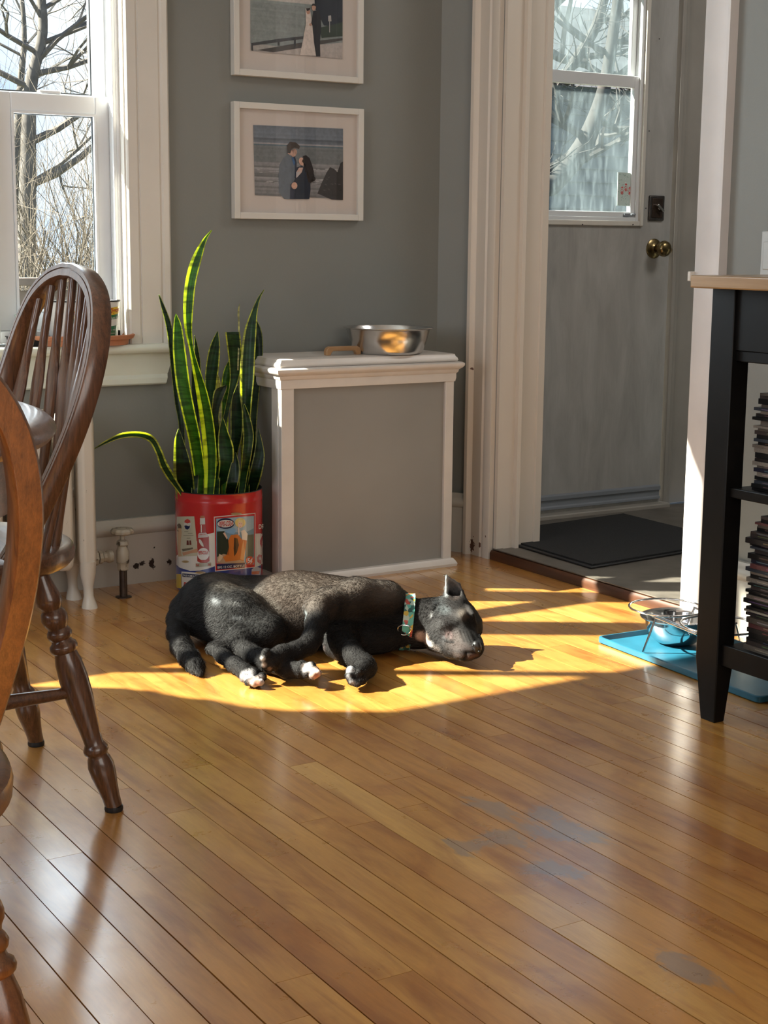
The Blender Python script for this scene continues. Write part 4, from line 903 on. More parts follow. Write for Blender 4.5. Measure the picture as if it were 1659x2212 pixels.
b = MB(); b.lathe([(rt_*.95, hh-.002), (rt_*1.01, hh-.003), (rt_*1.01, hh+.001), (rt_*.95, hh+.001)], (0, 0, 0), 56, caps=False); b.build('rim', M['black'], wp)
b = MB(); b.lathe([(0, hh-.012), (rt_*.94, hh-.012), (rt_*.94, hh-.02), (0, hh-.02)], (0, 0, 0), 40); b.build('soil', M['soil'], wp)
lb = MB()
def potp(a, v, off=.0006):
    r = rb_+(rt_*.985-rb_)*v; a = R_(a); return Vector(((r+off)*math.sin(a), -(r+off)*math.cos(a), v*(hh-.006)))
def band(a0, a1, va, vb, col, off):
    n = 24
    for i in range(n):
        x, y = a0+(a1-a0)*i/n, a0+(a1-a0)*(i+1)/n; f = lambda t: (va[0]+(va[1]-va[0])*t, vb[0]+(vb[1]-vb[0])*t)
        (l0, h0), (l1, h1) = f(i/n), f((i+1)/n)
        lb.add([potp(x, l0, off), potp(y, l1, off), potp(y, h1, off), potp(x, h0, off)], ((0, 1, 2, 3),), 0, col)
band(-38, 80, (.02, .02), (.38, .44), (.02, .16, .07), .0006); band(-38, 80, (.50, .62), (.62, .74), (.03, .17, .06), .0006); band(-38, 80, (.62, .74), (.80, .93), (.75, .50, .03), .0007)
def pot_text(s, a0, a1, v0, v1, sl, col, off=.0016, shear=.2, bold=.02):
    uv, fs = text_mesh(s, shear, bold); lb.add([potp(a0+(a1-a0)*u_, v0+(v1-v0)*v_+sl*u_, off) for u_, v_ in uv], fs, 0, col)
pot_text('Vigoro', 28, 78, .70, .86, .05, (.50, .06, .02)); pot_text('Vigoro', -28, 16, .64, .80, .05, (.50, .06, .02)); pot_text('Premium Annual', 22, 74, .56, .64, .06, (.7, .75, .7), shear=0, bold=.01)
pot_text('for your flower bed', 8, 55, .30, .34, 0, (.55, .6, .55), shear=0, bold=0); pot_text('blooms', 30, 55, .22, .26, 0, (.5, .6, .5), shear=0, bold=0)
lb.build('label', M['col'], wp, fix=False)
# black nursery tray and a pale jar at the left of the sill
cx2 = at_y(60, 750, 3.98).x
b = MB(); b.box(-.05, .05, -.035, .035, 0, .004); frame_rect(b, -.052, .052, 0, .022, -.037, .037, .002, .002, .002, .002)
b = MB(); b.rings([[Vector((sx*w, sy*h, z)) for sx, sy in ((-1, -1), (1, -1), (1, 1), (-1, 1))] for w, h, z in ((.045, .028, 0), (.052, .034, .024), (.055, .036, .024), (.055, .036, .027), (.050, .032, .027), (.043, .027, .004))])
o = b.build('seed_tray', M['black'], bevel=.001); o.location = (cx2, 3.99, sz); setp(o, 'low black plastic tray on the window sill behind the farther chair back', 'tray')
M['palegreen'] = plain('pale_green_plastic', (.42, .52, .47), .3, var=.05)
cx3 = at_y(52, 700, 4.0).x
b = MB(); b.lathe([(0, 0), (.024, 0), (.030, .075), (.032, .078), (.029, .078), (.023, .004), (0, .004)], (0, 0, 0), 32, caps=False); o = b.build('plant_cup', M['palegreen']); o.location = (cx2, 3.985, sz+.005); setp(o, 'pale green plastic cup standing in the black tray on the sill', 'cup')

# ------------------------------------------------------------------ oak chairs
LEGP = [(0, .013), (.04, .0145), (.085, .0185), (.115, .0215), (.135, .0215), (.150, .0175), (.160, .0165), (.172, .0205), (.195, .0225), (.215, .021), (.228, .0175), (.238, .0165), (.248, .0195), (.262, .0215), (.276, .0195), (.284, .0165), (.294, .0175), (.304, .0225), (.318, .0238), (.330, .0222), (.338, .0185), (.350, .0195), (.38, .0225), (.45, .0245), (.53, .0235), (.60, .0210), (.68, .0172), (.725, .0160), (.735, .0185), (.748, .0215), (.762, .0210), (.770, .0180), (.778, .0172), (.79, .0195), (.82, .0225), (.86, .0215), (.91, .0180), (.96, .0152), (1, .0145)]
def along(P0, P1):
    P0, P1 = Vector(P0), Vector(P1); q = (P1-P0).to_track_quat('Z', 'Y'); return Matrix.Translation(P0) @ q.to_matrix().to_4x4(), (P1-P0).length
def make_chair(name, label, mat, loc, rotz, seedv=1):
    e = empty(name, (loc[0], loc[1], 0), label, 'chair', rotz=rotz)
    ZT, TH = .450, .036
    b = MB(); rs = []
    def outline(k, z, dish=0):
        r = []
        for i in range(64):
            a = 2*math.pi*i/64; ca, sa_ = math.cos(a), math.sin(a)
            ry = .225 if sa_ > 0 else .230; rx = .232 if sa_ > 0 else .226
            ex = 2.6 if sa_ > 0 else 2.15
            q = (abs(ca)**ex+abs(sa_)**ex)**(-1/ex); r.append(Vector((rx*ca*q*k, ry*sa_*q*k, z)))
        return r
    for k, z in ((0.0, ZT-TH), (.90, ZT-TH), (.965, ZT-TH+.004), (.995, ZT-TH+.012), (1.0, ZT-.012), (.99, ZT-.004), (.965, ZT), (.80, ZT-.001), (.5, ZT-.005), (.2, ZT-.006), (0, ZT-.006)): rs.append(outline(max(k, .001), z))
    b.rings(rs); b.build('seat', mat['h'], e)
    # hoop
    def bow(t):   # t 0..1 ; plane leans back
        a = t*2-1; s = -1 if a < 0 else 1; q = abs(a)          # q 1 at the seat, 0 at the crown
        h = (1-q**1.0)
        return None
    pts = []
    HB, HT = ZT-.02, .955
    ctrl = [(.158, 0.0), (.176, .08), (.191, .17), (.201, .26), (.199, .34), (.182, .41), (.145, .465), (.088, .498), (.03, .511)]
    half = spl(ctrl+[(0, .512)], 44)
    hoop = [(x, z) for x, z in half]+[(-x, z) for x, z in half[::-1][1:]]
    def back(x, z): return Vector((x, -.070-.172*(1-(1-min(z/.512, 1))**1.55)-.016*(1-(x/.21)**2)*(z/.512), HB+z*.925))
    path = [back(x, z) for x, z in hoop]; n = len(path); frames = []
    bn0 = Vector((0, -.970, -.24)).normalized()
    for i in range(n):
        t = (path[min(i+1, n-1)]-path[max(i-1, 0)]).normalized(); bn = (bn0-t*bn0.dot(t)).normalized(); inn = t.cross(bn).normalized()
        frames.append((inn, bn))
    w, d = .0125, .0165
    prof = [(-w, d*.8), (-w*.8, d), (w*.8, d), (w, d*.8), (w, -d*.8), (w*.82, -d), (w*.30, -d), (w*.26, -d+.0022), (w*.10, -d+.0022), (w*.06, -d), (-w*.82, -d), (-w, -d*.8)]
    b = MB(); b.sweep(path, prof, frames); b.build('back_hoop', mat['v'], e)
    for i in range(7):
        q = (i-3)/3; a = R_(-90+q*46); P0 = Vector((.198*math.cos(a), .202*math.sin(a), ZT-.012))
        xt = q*.140; cand = min(half, key=lambda h_: abs(h_[0]-abs(xt)) + (10 if h_[1] < .35 else 0)); P1 = back(xt, cand[1]-.004)
        rs = []; m = 26
        ax = (P1-P0).normalized(); sd_ = Vector((1, 0, 0)) - ax*ax.x; sd_.normalize(); nn = ax.cross(sd_)
        for k in range(m+1):
            t = k/m; c = P0.lerp(P1, t)
            wd = np.interp(t, (0, .06, .30, .52, .62, .68, .75, 1), (.0078, .0092, .0150, .0235, .0240, .0175, .0080, .0068)); th = np.interp(t, (0, .3, .6, .75, 1), (.0075, .0062, .0056, .0068, .0066))
            rs.append([c+sd_*(wd*math.copysign(abs(math.cos(z_))**.7, math.cos(z_)))+nn*(th*math.copysign(abs(math.sin(z_))**.7, math.sin(z_))) for z_ in [2*math.pi*j/12 for j in range(12)]])
        b = MB(); b.rings(rs); b.build('spindle', mat['v'], e)
    feet = {}
    for sx in (-1, 1):
        for sy, (fx, fy, tx, ty) in ((-1, (.198, -.232, .152, -.130)), (1, (.205, .205, .150, .135))):
            T = Vector((sx*tx, ty, ZT-TH+.006)); F = Vector((sx*fx, fy, .008)); Mx, L_ = along(T, F); feet[(sx, sy)] = (T, F)
            b = MB(); b.lathe([(r, z*L_) for z, r in [(0, .012)]+LEGP], (0, 0, 0), 28, M=Mx); o = b.build('leg', mat['v'], e)
            b = MB(); b.lathe([(0, 0), (.015, 0), (.016, .003), (.0155, .009), (0, .009)], (F.x, F.y, 0), 20); b.build('glide', M['black'], o)
    def at(sx, sy, t): T, F = feet[(sx, sy)]; return T.lerp(F, t)
    def rail(A, B_):
        b = MB(); m = 14; pts = [A.lerp(B_, k/m) for k in range(m+1)]; rr = [np.interp(k/m, (0, .15, .5, .85, 1), (.0085, .0105, .0145, .0105, .0085)) for k in range(m+1)]
        b.tube(pts, rr, 16); b.build('stretcher', mat['h'], e)
    for sx in (-1, 1): rail(at(sx, -1, .505), at(sx, 1, .505))
    rail(at(-1, -1, .505).lerp(at(-1, 1, .505), .5), at(1, -1, .505).lerp(at(1, 1, .505), .5))
    return e
def oakset(n, c1, c2):
    return {'v': wood(n+'_v', c1, c2, .30, 2, 150, .55, .3), 'h': wood(n+'_h', c1, c2, .32, 0, 130, .3, .3)}
OD = oakset('oak_chair_shade', (.150, .064, .030), (.040, .016, .008)); OH = oakset('oak_chair_lit', (.165, .066, .020), (.065, .023, .008))  # same oak twice, light and shade on each chair painted into its tone
make_chair('dining_chair', 'oak hoop back dining chair with turned legs standing in front of the radiator', OD, (.686, 2.545), R_(90), 1)
make_chair('dining_chair', 'oak hoop back dining chair nearest the camera at the left edge', OH, (.234, 1.49), R_(-3), 2)

# ------------------------------------------------------------------ round table
tb_ = empty('dining_table', (.18, 2.07, 0), 'round oak pedestal dining table with moulded edge at the left beside the chairs', 'table')
def ch0(mb, nm, mt, par, **k): return mb.build(nm, mt, par, **k)
b = MB(); Rt = .525
b.lathe([(0, .704), (Rt-.06, .704), (Rt-.02, .705), (Rt-.006, .709), (Rt, .717), (Rt-.002, .725), (Rt-.010, .732), (Rt-.022, .7365), (Rt-.038, .7385), (Rt-.0435, .7390), (Rt-.0440, .7440), (Rt-.0452, .745), (Rt-.050, .745), (Rt-.056, .745), (Rt-.10, .745), (.2, .745), (0, .745)], (0, 0, 0), 160); b.build('tabletop', M['oakt'], tb_)
b = MB()
b.rings([[Vector((r*math.cos(a), r*math.sin(a), z)) for r, z in ((Rt-.062, .632), (Rt-.040, .632), (Rt-.040, .7035), (Rt-.062, .7035))] for a in [2*math.pi*i/128 for i in range(128)]], closed=True, caps=False); b.build('apron', M['oakt'], tb_)
b = MB(); b.lathe([(0, .12), (.06, .12), (.085, .16), (.095, .24), (.07, .34), (.045, .42), (.05, .50), (.08, .56), (.09, .60), (.12, .63), (.16, .64), (.16, .7035), (0, .7035)], (0, 0, 0), 48); b.build('pedestal', M['oakt'], tb_)
for k in range(4):
    a = R_(45+90*k); c_, s_ = math.cos(a), math.sin(a); b = MB()
    pts = [Vector((r*c_, r*s_, z)) for r, z in ((.05, .20), (.12, .19), (.19, .14), (.25, .075), (.30, .045), (.34, .03))]; b.tube(pts, [.035, .034, .030, .026, .026, .030], 12); b.build('leg', M['oakt'], tb_)

# ------------------------------------------------------------------ black cart with butcher block top
LXa, LXb, LYa, LYb = 2.150, 2.194, 2.186, 2.248
cart = empty('kitchen_cart', (2.38, 1.92, 0), 'black wooden kitchen cart with butcher block top and tapered legs at the right edge', 'kitchen cart')
CI2 = Matrix.Translation(cart.location).inverted()
def kch(mb, nm, mt, **k):
    o = mb.build(nm, mt, cart, **k); o.matrix_parent_inverse = CI2; return o
CX_0, CX_1, CY_0, CY_1 = 2.150, 2.62, 1.50, 2.248
b = MB(); b.box(2.108, 2.655, 1.46, 2.268, .876, .901); kch(b, 'worktop', M['butcher'], bevel=.003)
for (ox, oy, sx, sy) in ((CX_0, CY_1, 1, -1), (CX_1, CY_1, -1, -1), (CX_0, CY_0, 1, 1), (CX_1, CY_0, -1, 1)):
    b = MB(); rs = []
    for z, k in ((0, .60), (.125, 1.0), (.876, 1.0)):
        wx, wy = .046, .062
        x0, x1 = ox, ox+sx*wx*k; y0, y1 = (oy+ (0 if k == 1 else sy*.006)), oy+sy*wy*(k if k == 1 else .70)
        if oy == CY_1: y0, y1 = (oy, oy-wy) if k == 1 else (oy-.022, oy-wy)
        rs.append([Vector((x0, y0, z)), Vector((x1, y0, z)), Vector((x1, y1, z)), Vector((x0, y1, z))])
    b.rings(rs); kch(b, 'leg', M['blackp'], bevel=.002)
b = MB(); b.box(CX_0+.008, CX_0+.024, CY_0+.06, CY_1-.06, .757, .876); b.box(CX_0+.046, CX_1-.046, CY_1-.03, CY_1-.012, .757, .876); b.box(CX_1-.024, CX_1-.008, CY_0+.06, CY_1-.06, .757, .876); kch(b, 'side_panel', M['blackp'], bevel=.001)
b = MB(); b.box(CX_0+.012, CX_1-.012, CY_0+.02, CY_1-.05, .735, .757); kch(b, 'upper_shelf', M['blackp'], bevel=.002)
for z, nm in ((.478, 'middle_shelf'), (.150, 'lower_shelf')):
    b = MB(); b.box(CX_0+.020, CX_1-.020, CY_0+.04, CY_1-.030, z-.014, z); kch(b, nm, M['blackp'], bevel=.001)
for z0, z1 in ((.466, .486), (.120, .165)):
    for x in (CX_0+.010, CX_1-.026):
        b = MB(); b.box(x, x+.016, CY_0+.06, CY_1-.062, z0, z1); kch(b, 'rail', M['blackp'], bevel=.002)
# magazines: one object each
rm = random.Random(21)
SP = [(.02, .018, .018), (.035, .03, .028), (.10, .085, .07), (.20, .17, .14), (.03, .03, .05), (.07, .055, .05), (.015, .015, .015), (.28, .25, .21), (.05, .06, .075), (.16, .06, .06)]
NAMES = {0: 'black', 1: 'charcoal', 2: 'taupe', 3: 'tan', 4: 'navy', 5: 'brown', 6: 'glossy black', 7: 'cream', 8: 'slate', 9: 'dusty red'}
def magazine(x, y, z, w, dp, th, ci, shelf):
    c = tuple(v*.8 for v in SP[ci]); pg = tuple(min(.6, v*1.2+.22) for v in c)
    b = MB(); b.box(0, w, -dp, 0, 0, th, 0, c); b.box(-.0003, .001, -dp*rm.uniform(.5, .8), -dp*rm.uniform(.05, .2), th*.36, th*.56, 0, tuple(min(.5, v*1.5+rm.uniform(.01, .14)) for v in c))
    o = b.build('magazine', M['mag'], smooth=False, fix=True); o.location = (x, y, z)
    for yy in range(0): pass
    setp(o, 'magazine with %s spine in the stack on the %s cart shelf' % (NAMES[ci], shelf), 'magazine', 'magazines with %s spines on the %s shelf' % (NAMES[ci], shelf))
    return o
def stack(z0, z1, shelf):
    z = z0
    while z < z1:
        th = rm.choice((.0045, .006, .0075, .009, .011)); w = rm.uniform(.20, .215); k = (z-z0)/(z1-z0)
        yb = 2.170+rm.uniform(-.012, .006)-(.03*max(0, k-.88)/.12)
        magazine(2.205+rm.uniform(-.006, .008), yb, z, w, rm.uniform(.268, .285), th, rm.randrange(10), shelf); z += th+.0002
def ztop(py): d = ray(1640, py); return CAMH+d.z*(2.205/d.x)
stack(.151, ztop(1118), 'lower'); zt = .479; stack(zt, ztop(842), 'middle')

# ------------------------------------------------------------------ silicone mat and raised bowl stand
g0, g1, g2 = at_z(1289, 1388, .0), at_z(1638, 1522, .0), at_z(1382, 1366, .0)
ax = (g1-g0); Lm = ax.length; ax.normalize(); bx_ = Vector((-ax.y, ax.x, 0))
if bx_.x < 0: bx_ = -bx_
Wm = .285
tray = MB()
def mrect(ins, z, r=.012):
    out = []
    for (cx_, cy_, a0) in ((ins+r, ins+r, 180), (Lm-ins-r, ins+r, 270), (Lm-ins-r, Wm-ins-r, 0), (ins+r, Wm-ins-r, 90)):
        for k in range(5):
            a = R_(a0+k*22.5); out.append(g0+ax*(cx_+r*math.cos(a))+bx_*(cy_+r*math.sin(a))+Vector((0, 0, z)))
    return out
tray.rings([mrect(.010, .0005), mrect(0, .003), mrect(0, .015), mrect(.002, .0165), mrect(.005, .0165), mrect(.010, .006, .010), mrect(.20*0+.05, .0055, .008)], caps=True)
o = tray.build('feeding_mat', M['teal']); setp(o, 'teal blue silicone feeding mat with raised rim on the floor behind the black cart leg', 'mat')
# bowl standing in the mat
bR = .079
b = MB(); Hb = .064
b.lathe([(0, 0), (bR*.42, 0), (bR*.60, .004), (bR*.80, .018), (bR*.92, .038), (bR*.955, Hb-.010), (bR*.97, Hb-.004), (bR*1.10, Hb-.001), (bR*1.12, Hb+.001), (bR*1.10, Hb+.0025), (bR*.97, Hb), (bR*.93, Hb-.006), (bR*.90, .038), (bR*.78, .020), (bR*.58, .006), (0, .003)], (0, 0, 0), 72, caps=False)
o = b.build('feeding_bowl', M['chrome']); rbp = at_y(1462, 1330, 1); 
bw = at_z(1462, 1333, .006+Hb); o.location = (bw.x, bw.y, .0065); setp(o, 'shiny steel feeding bowl sitting in the teal mat under the wire ring', 'bowl')
st = empty('bowl_stand', (bw.x, bw.y, .006), 'chrome wire bowl stand with a raised ring on the teal mat', 'bowl stand')
SI = Matrix.Translation(st.location).inverted()
rc = at_z(1441, 1312, .108); rR = .0895
b = MB(); b.tube([(rc.x+rR*math.cos(a), rc.y+rR*math.sin(a), .108) for a in [2*math.pi*i/64 for i in range(64)]], .0026, 10, closed=True); o = b.build('ring', M['chrome'], st); o.matrix_parent_inverse = SI
rc2 = rc-Vector((ax.x, ax.y, 0))*(-1)*.19
b = MB(); b.tube([(rc2.x+rR*math.cos(a), rc2.y+rR*math.sin(a), .108) for a in [2*math.pi*i/64 for i in range(64)]], .0026, 10, closed=True); o = b.build('ring', M['chrome'], st); o.matrix_parent_inverse = SI
f0 = at_z(1389, 1408, .0085); f1 = at_z(1519, 1408, .0085)
t0 = at_z(1417, 1334, .092); t1 = at_z(1506, 1371, .088)
b = MB(); pth = spl([tuple(f0), tuple(f0.lerp(t0, .5)), tuple(t0-(t0-f0)*.06), tuple(t0+(t1-t0)*.04), tuple(t0.lerp(t1, .5)), tuple(t1-(t1-t0)*.04), tuple(t1+(f1-t1)*.06), tuple(f1)], 60); b.tube([Vector(p) for p in pth], .0028, 10)
b.tube([t0+Vector((.012, .012, 0)), t0.lerp(t1, .5)+Vector((.012, .012, 0)), t1+Vector((.010, .01, 0))], .0022, 8); o = b.build('wire_leg', M['chrome'], st); o.matrix_parent_inverse = SI
b = MB(); off = Vector((.11, .11, 0)); b.tube([Vector(p)+Vector((.15, .03, 0)) for p in pth], .0028, 10); o = b.build('wire_leg', M['chrome'], st); o.matrix_parent_inverse = SI

# ------------------------------------------------------------------ sleeping dog (one continuous skin)
import openvdb
U = Vector((.85, -.527, 0)).normalized(); V = Vector((-U.y, U.x, 0))
def Pd(px, py, d):
    r = ray(px, py); t = d/r.dot(V); p = CAM+r*t; return np.array([p.dot(U), d, p.z])
def Bz(px, z, d):
    # point at depth d and height z seen in column px
    lo, hi = -2.0, 2.0
    for _ in range(40):
        m = (lo+hi)/2; P = U*m+V*d+Vector((0, 0, z))-CAM
        q = IMW/2+FPX*P.dot(RT)/P.dot(_fwd)
        if q < px: lo = m
        else: hi = m
    return np.array([lo, d, z])
def rp(r, d): return r*d*1.015/FPX
VS = .0030
G0 = np.array([-.58, 3.10, -.012]); G1 = np.array([.30, 3.86, .26]); NG = ((G1-G0)/VS).astype(int)
def field(): return np.full(NG, .2, np.float32)
def region(c0, c1):
    a = np.maximum(((c0-G0)/VS).astype(int), 0); b = np.minimum(((c1-G0)/VS).astype(int)+1, NG)
    ax_ = [G0[i]+VS*np.arange(a[i], b[i], dtype=np.float32) for i in range(3)]
    return tuple(slice(a[i], b[i]) for i in range(3)), np.meshgrid(*ax_, indexing='ij')
def smin(F, sl, D, k):
    A = F[sl]; h = np.clip(.5+.5*(A-D)/k, 0, 1); F[sl] = A*(1-h)+D*h-k*h*(1-h)
def cap(F, A, B, ra, rb, k=.02):
    A, B = np.asarray(A, float), np.asarray(B, float); pad = max(ra, rb)+.06
    sl, (X, Y, Z) = region(np.minimum(A, B)-pad, np.maximum(A, B)+pad)
    if X.size == 0: return
    d = B-A; L2 = max(float(d@d), 1e-9); t = np.clip(((X-A[0])*d[0]+(Y-A[1])*d[1]+(Z-A[2])*d[2])/L2, 0, 1)
    D = np.sqrt((X-A[0]-t*d[0])**2+(Y-A[1]-t*d[1])**2+(Z-A[2]-t*d[2])**2)-(ra+(rb-ra)*t); smin(F, sl, D, k)
def elli(F, C, R, k=.03, rot=0.0, sub=False):
    C, R = np.asarray(C, float), np.asarray(R, float); pad = R.max()+.06
    sl, (X, Y, Z) = region(C-pad, C+pad)
    x, y, z = X-C[0], Y-C[1], Z-C[2]
    if rot: x, z = x*math.cos(rot)+z*math.sin(rot), -x*math.sin(rot)+z*math.cos(rot)
    k0 = np.sqrt((x/R[0])**2+(y/R[1])**2+(z/R[2])**2); k1 = np.sqrt((x/R[0]**2)**2+(y/R[1]**2)**2+(z/R[2]**2)**2)+1e-6
    D = k0*(k0-1)/k1
    if sub:
        A = F[sl]; h = np.clip(.5-.5*(A+D)/k, 0, 1); F[sl] = A*(1-h)-D*h+k*h*(1-h)
    else: smin(F, sl, D, k)
def subcap(F, A, B, r, k=.006):
    A, B = np.asarray(A, float), np.asarray(B, float); sl, (X, Y, Z) = region(np.minimum(A, B)-.04, np.maximum(A, B)+.04)
    d = B-A; L2 = max(float(d@d), 1e-9); t = np.clip(((X-A[0])*d[0]+(Y-A[1])*d[1]+(Z-A[2])*d[2])/L2, 0, 1)
    D = np.sqrt((X-A[0]-t*d[0])**2+(Y-A[1]-t*d[1])**2+(Z-A[2]-t*d[2])**2)-r
    Av = F[sl]; h = np.clip(.5-.5*(Av+D)/k, 0, 1); F[sl] = Av*(1-h)-D*h+k*h*(1-h)
def chain(F, pts, k=.02):
    """pts: (px, py, depth, radius px)"""
    P = [(Pd(x, y, d), rp(r, d)) for x, y, d, r in pts]
    P = [(np.array([p[0], p[1], max(p[2], r*.86)]), r) for p, r in P]
    for (a, ra), (b_, rb) in zip(P[:-1], P[1:]): cap(F, a, b_, ra, rb, k)
def union(F, Gf, k):
    h = np.clip(.5+.5*(F-Gf)/k, 0, 1); return (F*(1-h)+Gf*h-k*h*(1-h)).astype(np.float32)

T = field()
elli(T, Bz(462, .080, 3.66), (.085, .085, .074), .03); elli(T, Bz(545, .070, 3.71), (.11, .085, .066), .04)
elli(T, Bz(640, .080, 3.63), (.125, .125, .086), .04); elli(T, Bz(740, .078, 3.60), (.12, .125, .078), .04)
elli(T, Bz(815, .074, 3.58), (.085, .095, .074), .03); elli(T, Bz(600, .050, 3.52), (.10, .06, .050), .04)
elli(T, Bz(790, .045, 3.50), (.10, .06, .046), .03)
cap(T, Bz(840, .070, 3.57), Bz(905, .062, 3.54), .068, .052, .03); cap(T, Bz(900, .060, 3.53), Bz(950, .062, 3.52), .052, .048, .02)
# upper hind leg: thigh, shank, hock, foot
Q = field()
chain(Q, [(458, 1305, 3.60, 60), (520, 1332, 3.52, 54), (585, 1362, 3.45, 34)], .03)
chain(Q, [(430, 1335, 3.58, 40), (505, 1372, 3.49, 38)], .03)
chain(Q, [(585, 1366, 3.44, 30), (525, 1382, 3.43, 26), (480, 1400, 3.42, 17)], .02)
T = union(T, Q, .022)
Q = field()
chain(Q, [(520, 1378, 3.43, 24), (482, 1396, 3.42, 17), (464, 1402, 3.41, 13)], .012)
chain(Q, [(463, 1402, 3.41, 14), (482, 1418, 3.375, 15.5), (508, 1436, 3.32, 17), (530, 1452, 3.26, 19)], .012)
T = union(T, Q, .010)
# lower hind leg
Q = field(); chain(Q, [(520, 1400, 3.42, 24), (580, 1432, 3.32, 20), (620, 1446, 3.26, 19), (650, 1448, 3.245, 20)], .012); T = union(T, Q, .010)
# lower front leg
Q = field(); chain(Q, [(745, 1352, 3.50, 46), (738, 1390, 3.42, 36), (760, 1416, 3.34, 26), (784, 1434, 3.28, 22), (789, 1442, 3.25, 23), (776, 1456, 3.22, 22)], .014); T = union(T, Q, .016)
# upper front leg: shoulder, elbow, forearm, bent wrist
Q = field()
chain(Q, [(832, 1300, 3.53, 46), (770, 1292, 3.49, 42), (708, 1306, 3.45, 34), (682, 1318, 3.43, 24)], .02)
chain(Q, [(690, 1312, 3.42, 27), (684, 1345, 3.38, 24), (675, 1378, 3.34, 21), (665, 1394, 3.32, 20.5), (640, 1406, 3.30, 20), (610, 1414, 3.28, 21), (592, 1424, 3.26, 23)], .012)
chain(Q, [(690, 1306, 3.42, 20), (668, 1312, 3.41, 11)], .015)
T = union(T, Q, .010)
# tail
Q = field(); chain(Q, [(412, 1290, 3.66, 24), (392, 1312, 3.64, 21), (383, 1338, 3.60, 20), (384, 1368, 3.52, 20), (394, 1398, 3.44, 21), (410, 1426, 3.37, 21), (424, 1444, 3.32, 17), (433, 1456, 3.29, 8)], .015); T = union(T, Q, .014)
# paws: toes and pads
def toes(lst, k=.004):
    Q = field()
    for x, y, d, r in lst:
        p = Pd(x, y, d); r = rp(r, d); p[2] = max(p[2], r); cap(Q, p, p+1e-4, r, r, .003)
    return Q
T = union(T, toes([(546, 1459, 3.25, 18), (529, 1463, 3.24, 13), (541, 1470, 3.225, 12), (557, 1470, 3.22, 12), (566, 1462, 3.225, 11), (536, 1474, 3.21, 9), (550, 1476, 3.205, 10), (563, 1474, 3.20, 9)]), .004)
T = union(T, toes([(660, 1445, 3.24, 16), (672, 1440, 3.23, 12), (664, 1455, 3.22, 12), (680, 1449, 3.215, 11), (686, 1455, 3.205, 9), (676, 1460, 3.20, 10), (652, 1437, 3.24, 12)]), .004)
T = union(T, toes([(768, 1460, 3.21, 20), (758, 1448, 3.205, 11), (754, 1460, 3.195, 10), (760, 1472, 3.19, 10), (771, 1476, 3.19, 10), (782, 1470, 3.20, 11), (776, 1452, 3.20, 9)]), .004)
T = union(T, toes([(585, 1427, 3.25, 22), (575, 1410, 3.24, 11), (569, 1422, 3.235, 11), (571, 1436, 3.235, 11), (580, 1444, 3.24, 11), (590, 1436, 3.235, 9)]), .004)
# head
Hd = field()
hd = lambda x, y, d: Pd(x, y, d)
elli(Hd, hd(983, 1335, 3.53), (.056, .055, .050), .02, -.4); elli(Hd, hd(962, 1360, 3.49), (.050, .046, .043), .02)
elli(Hd, hd(1012, 1352, 3.50), (.030, .045, .036), .02, .9)
chain(Hd, [(936, 1338, 3.53, 46), (965, 1335, 3.53, 44)], .02)
chain(Hd, [(985, 1362, 3.48, 37), (1004, 1382, 3.44, 30), (1018, 1396, 3.41, 24), (1024, 1401, 3.395, 19)], .02)
chain(Hd, [(945, 1382, 3.46, 28), (975, 1402, 3.42, 20), (1002, 1414, 3.385, 14), (1016, 1414, 3.38, 11)], .012)
elli(Hd, hd(962, 1352, 3.45), (.020, .02, .018), .02); elli(Hd, hd(1000, 1340, 3.46), (.022, .02, .020), .02)
subcap(Hd, hd(985, 1414, 3.375), hd(1006, 1421, 3.36), .0022, .004); subcap(Hd, hd(1006, 1412, 3.36), hd(1037, 1410, 3.36), .0022, .004)
subcap(Hd, hd(964, 1381, 3.435), hd(979, 1386, 3.42), .0020, .004)
for q in ((992, 1368, 1001, 1384), (998, 1366, 1007, 1380)): subcap(Hd, hd(q[0], q[1], 3.435), hd(q[2], q[3], 3.41), .0016, .004)
cap(Hd, hd(968, 1368, 3.44), hd(976, 1378, 3.43), .007, .006, .008)
T = union(T, Hd, .022)
# ears
Q = field()
def tri(F, A, B, C, th, k=.004):
    A, B, C = (np.asarray(v, float) for v in (A, B, C)); lo = np.minimum(np.minimum(A, B), C)-.02; hi = np.maximum(np.maximum(A, B), C)+.02
    sl, (X, Y, Z) = region(lo, hi); P = np.stack([X, Y, Z], -1)
    def seg(a, b): d = b-a; t = np.clip(((P-a)@d)/(d@d), 0, 1)[..., None]; return np.linalg.norm(P-a-t*d, axis=-1)
    n = np.cross(B-A, C-A); n /= np.linalg.norm(n); pd = np.abs((P-A)@n)
    ins = ((np.cross(B-A, P-A)@n) >= 0) & ((np.cross(C-B, P-B)@n) >= 0) & ((np.cross(A-C, P-C)@n) >= 0)
    D = np.where(ins, pd, np.minimum(np.minimum(seg(A, B), seg(B, C)), seg(C, A)))-th; smin(F, sl, D.astype(np.float32), k)
e1, e2, e3, e4, e5 = hd(963, 1300, 3.53), hd(1004, 1302, 3.53), hd(964, 1244, 3.545), hd(993, 1262, 3.55), hd(982, 1292, 3.565)
tri(Q, e1, e5, e3, .0028); tri(Q, e5, e4, e3, .0028); tri(Q, e5, e2, e4, .0028)
chain(Q, [(1004, 1300, 3.53, 6), (998, 1276, 3.55, 4)], .006); chain(Q, [(962, 1298, 3.53, 6), (965, 1270, 3.54, 4)], .006)
chain(Q, [(968, 1302, 3.52, 14), (992, 1304, 3.52, 14)], .01)
tri(Q, hd(1012, 1312, 3.50), hd(1038, 1340, 3.50), hd(1027, 1352, 3.46), .0045); tri(Q, hd(1012, 1312, 3.50), hd(1022, 1326, 3.46), hd(1027, 1352, 3.46), .0045)
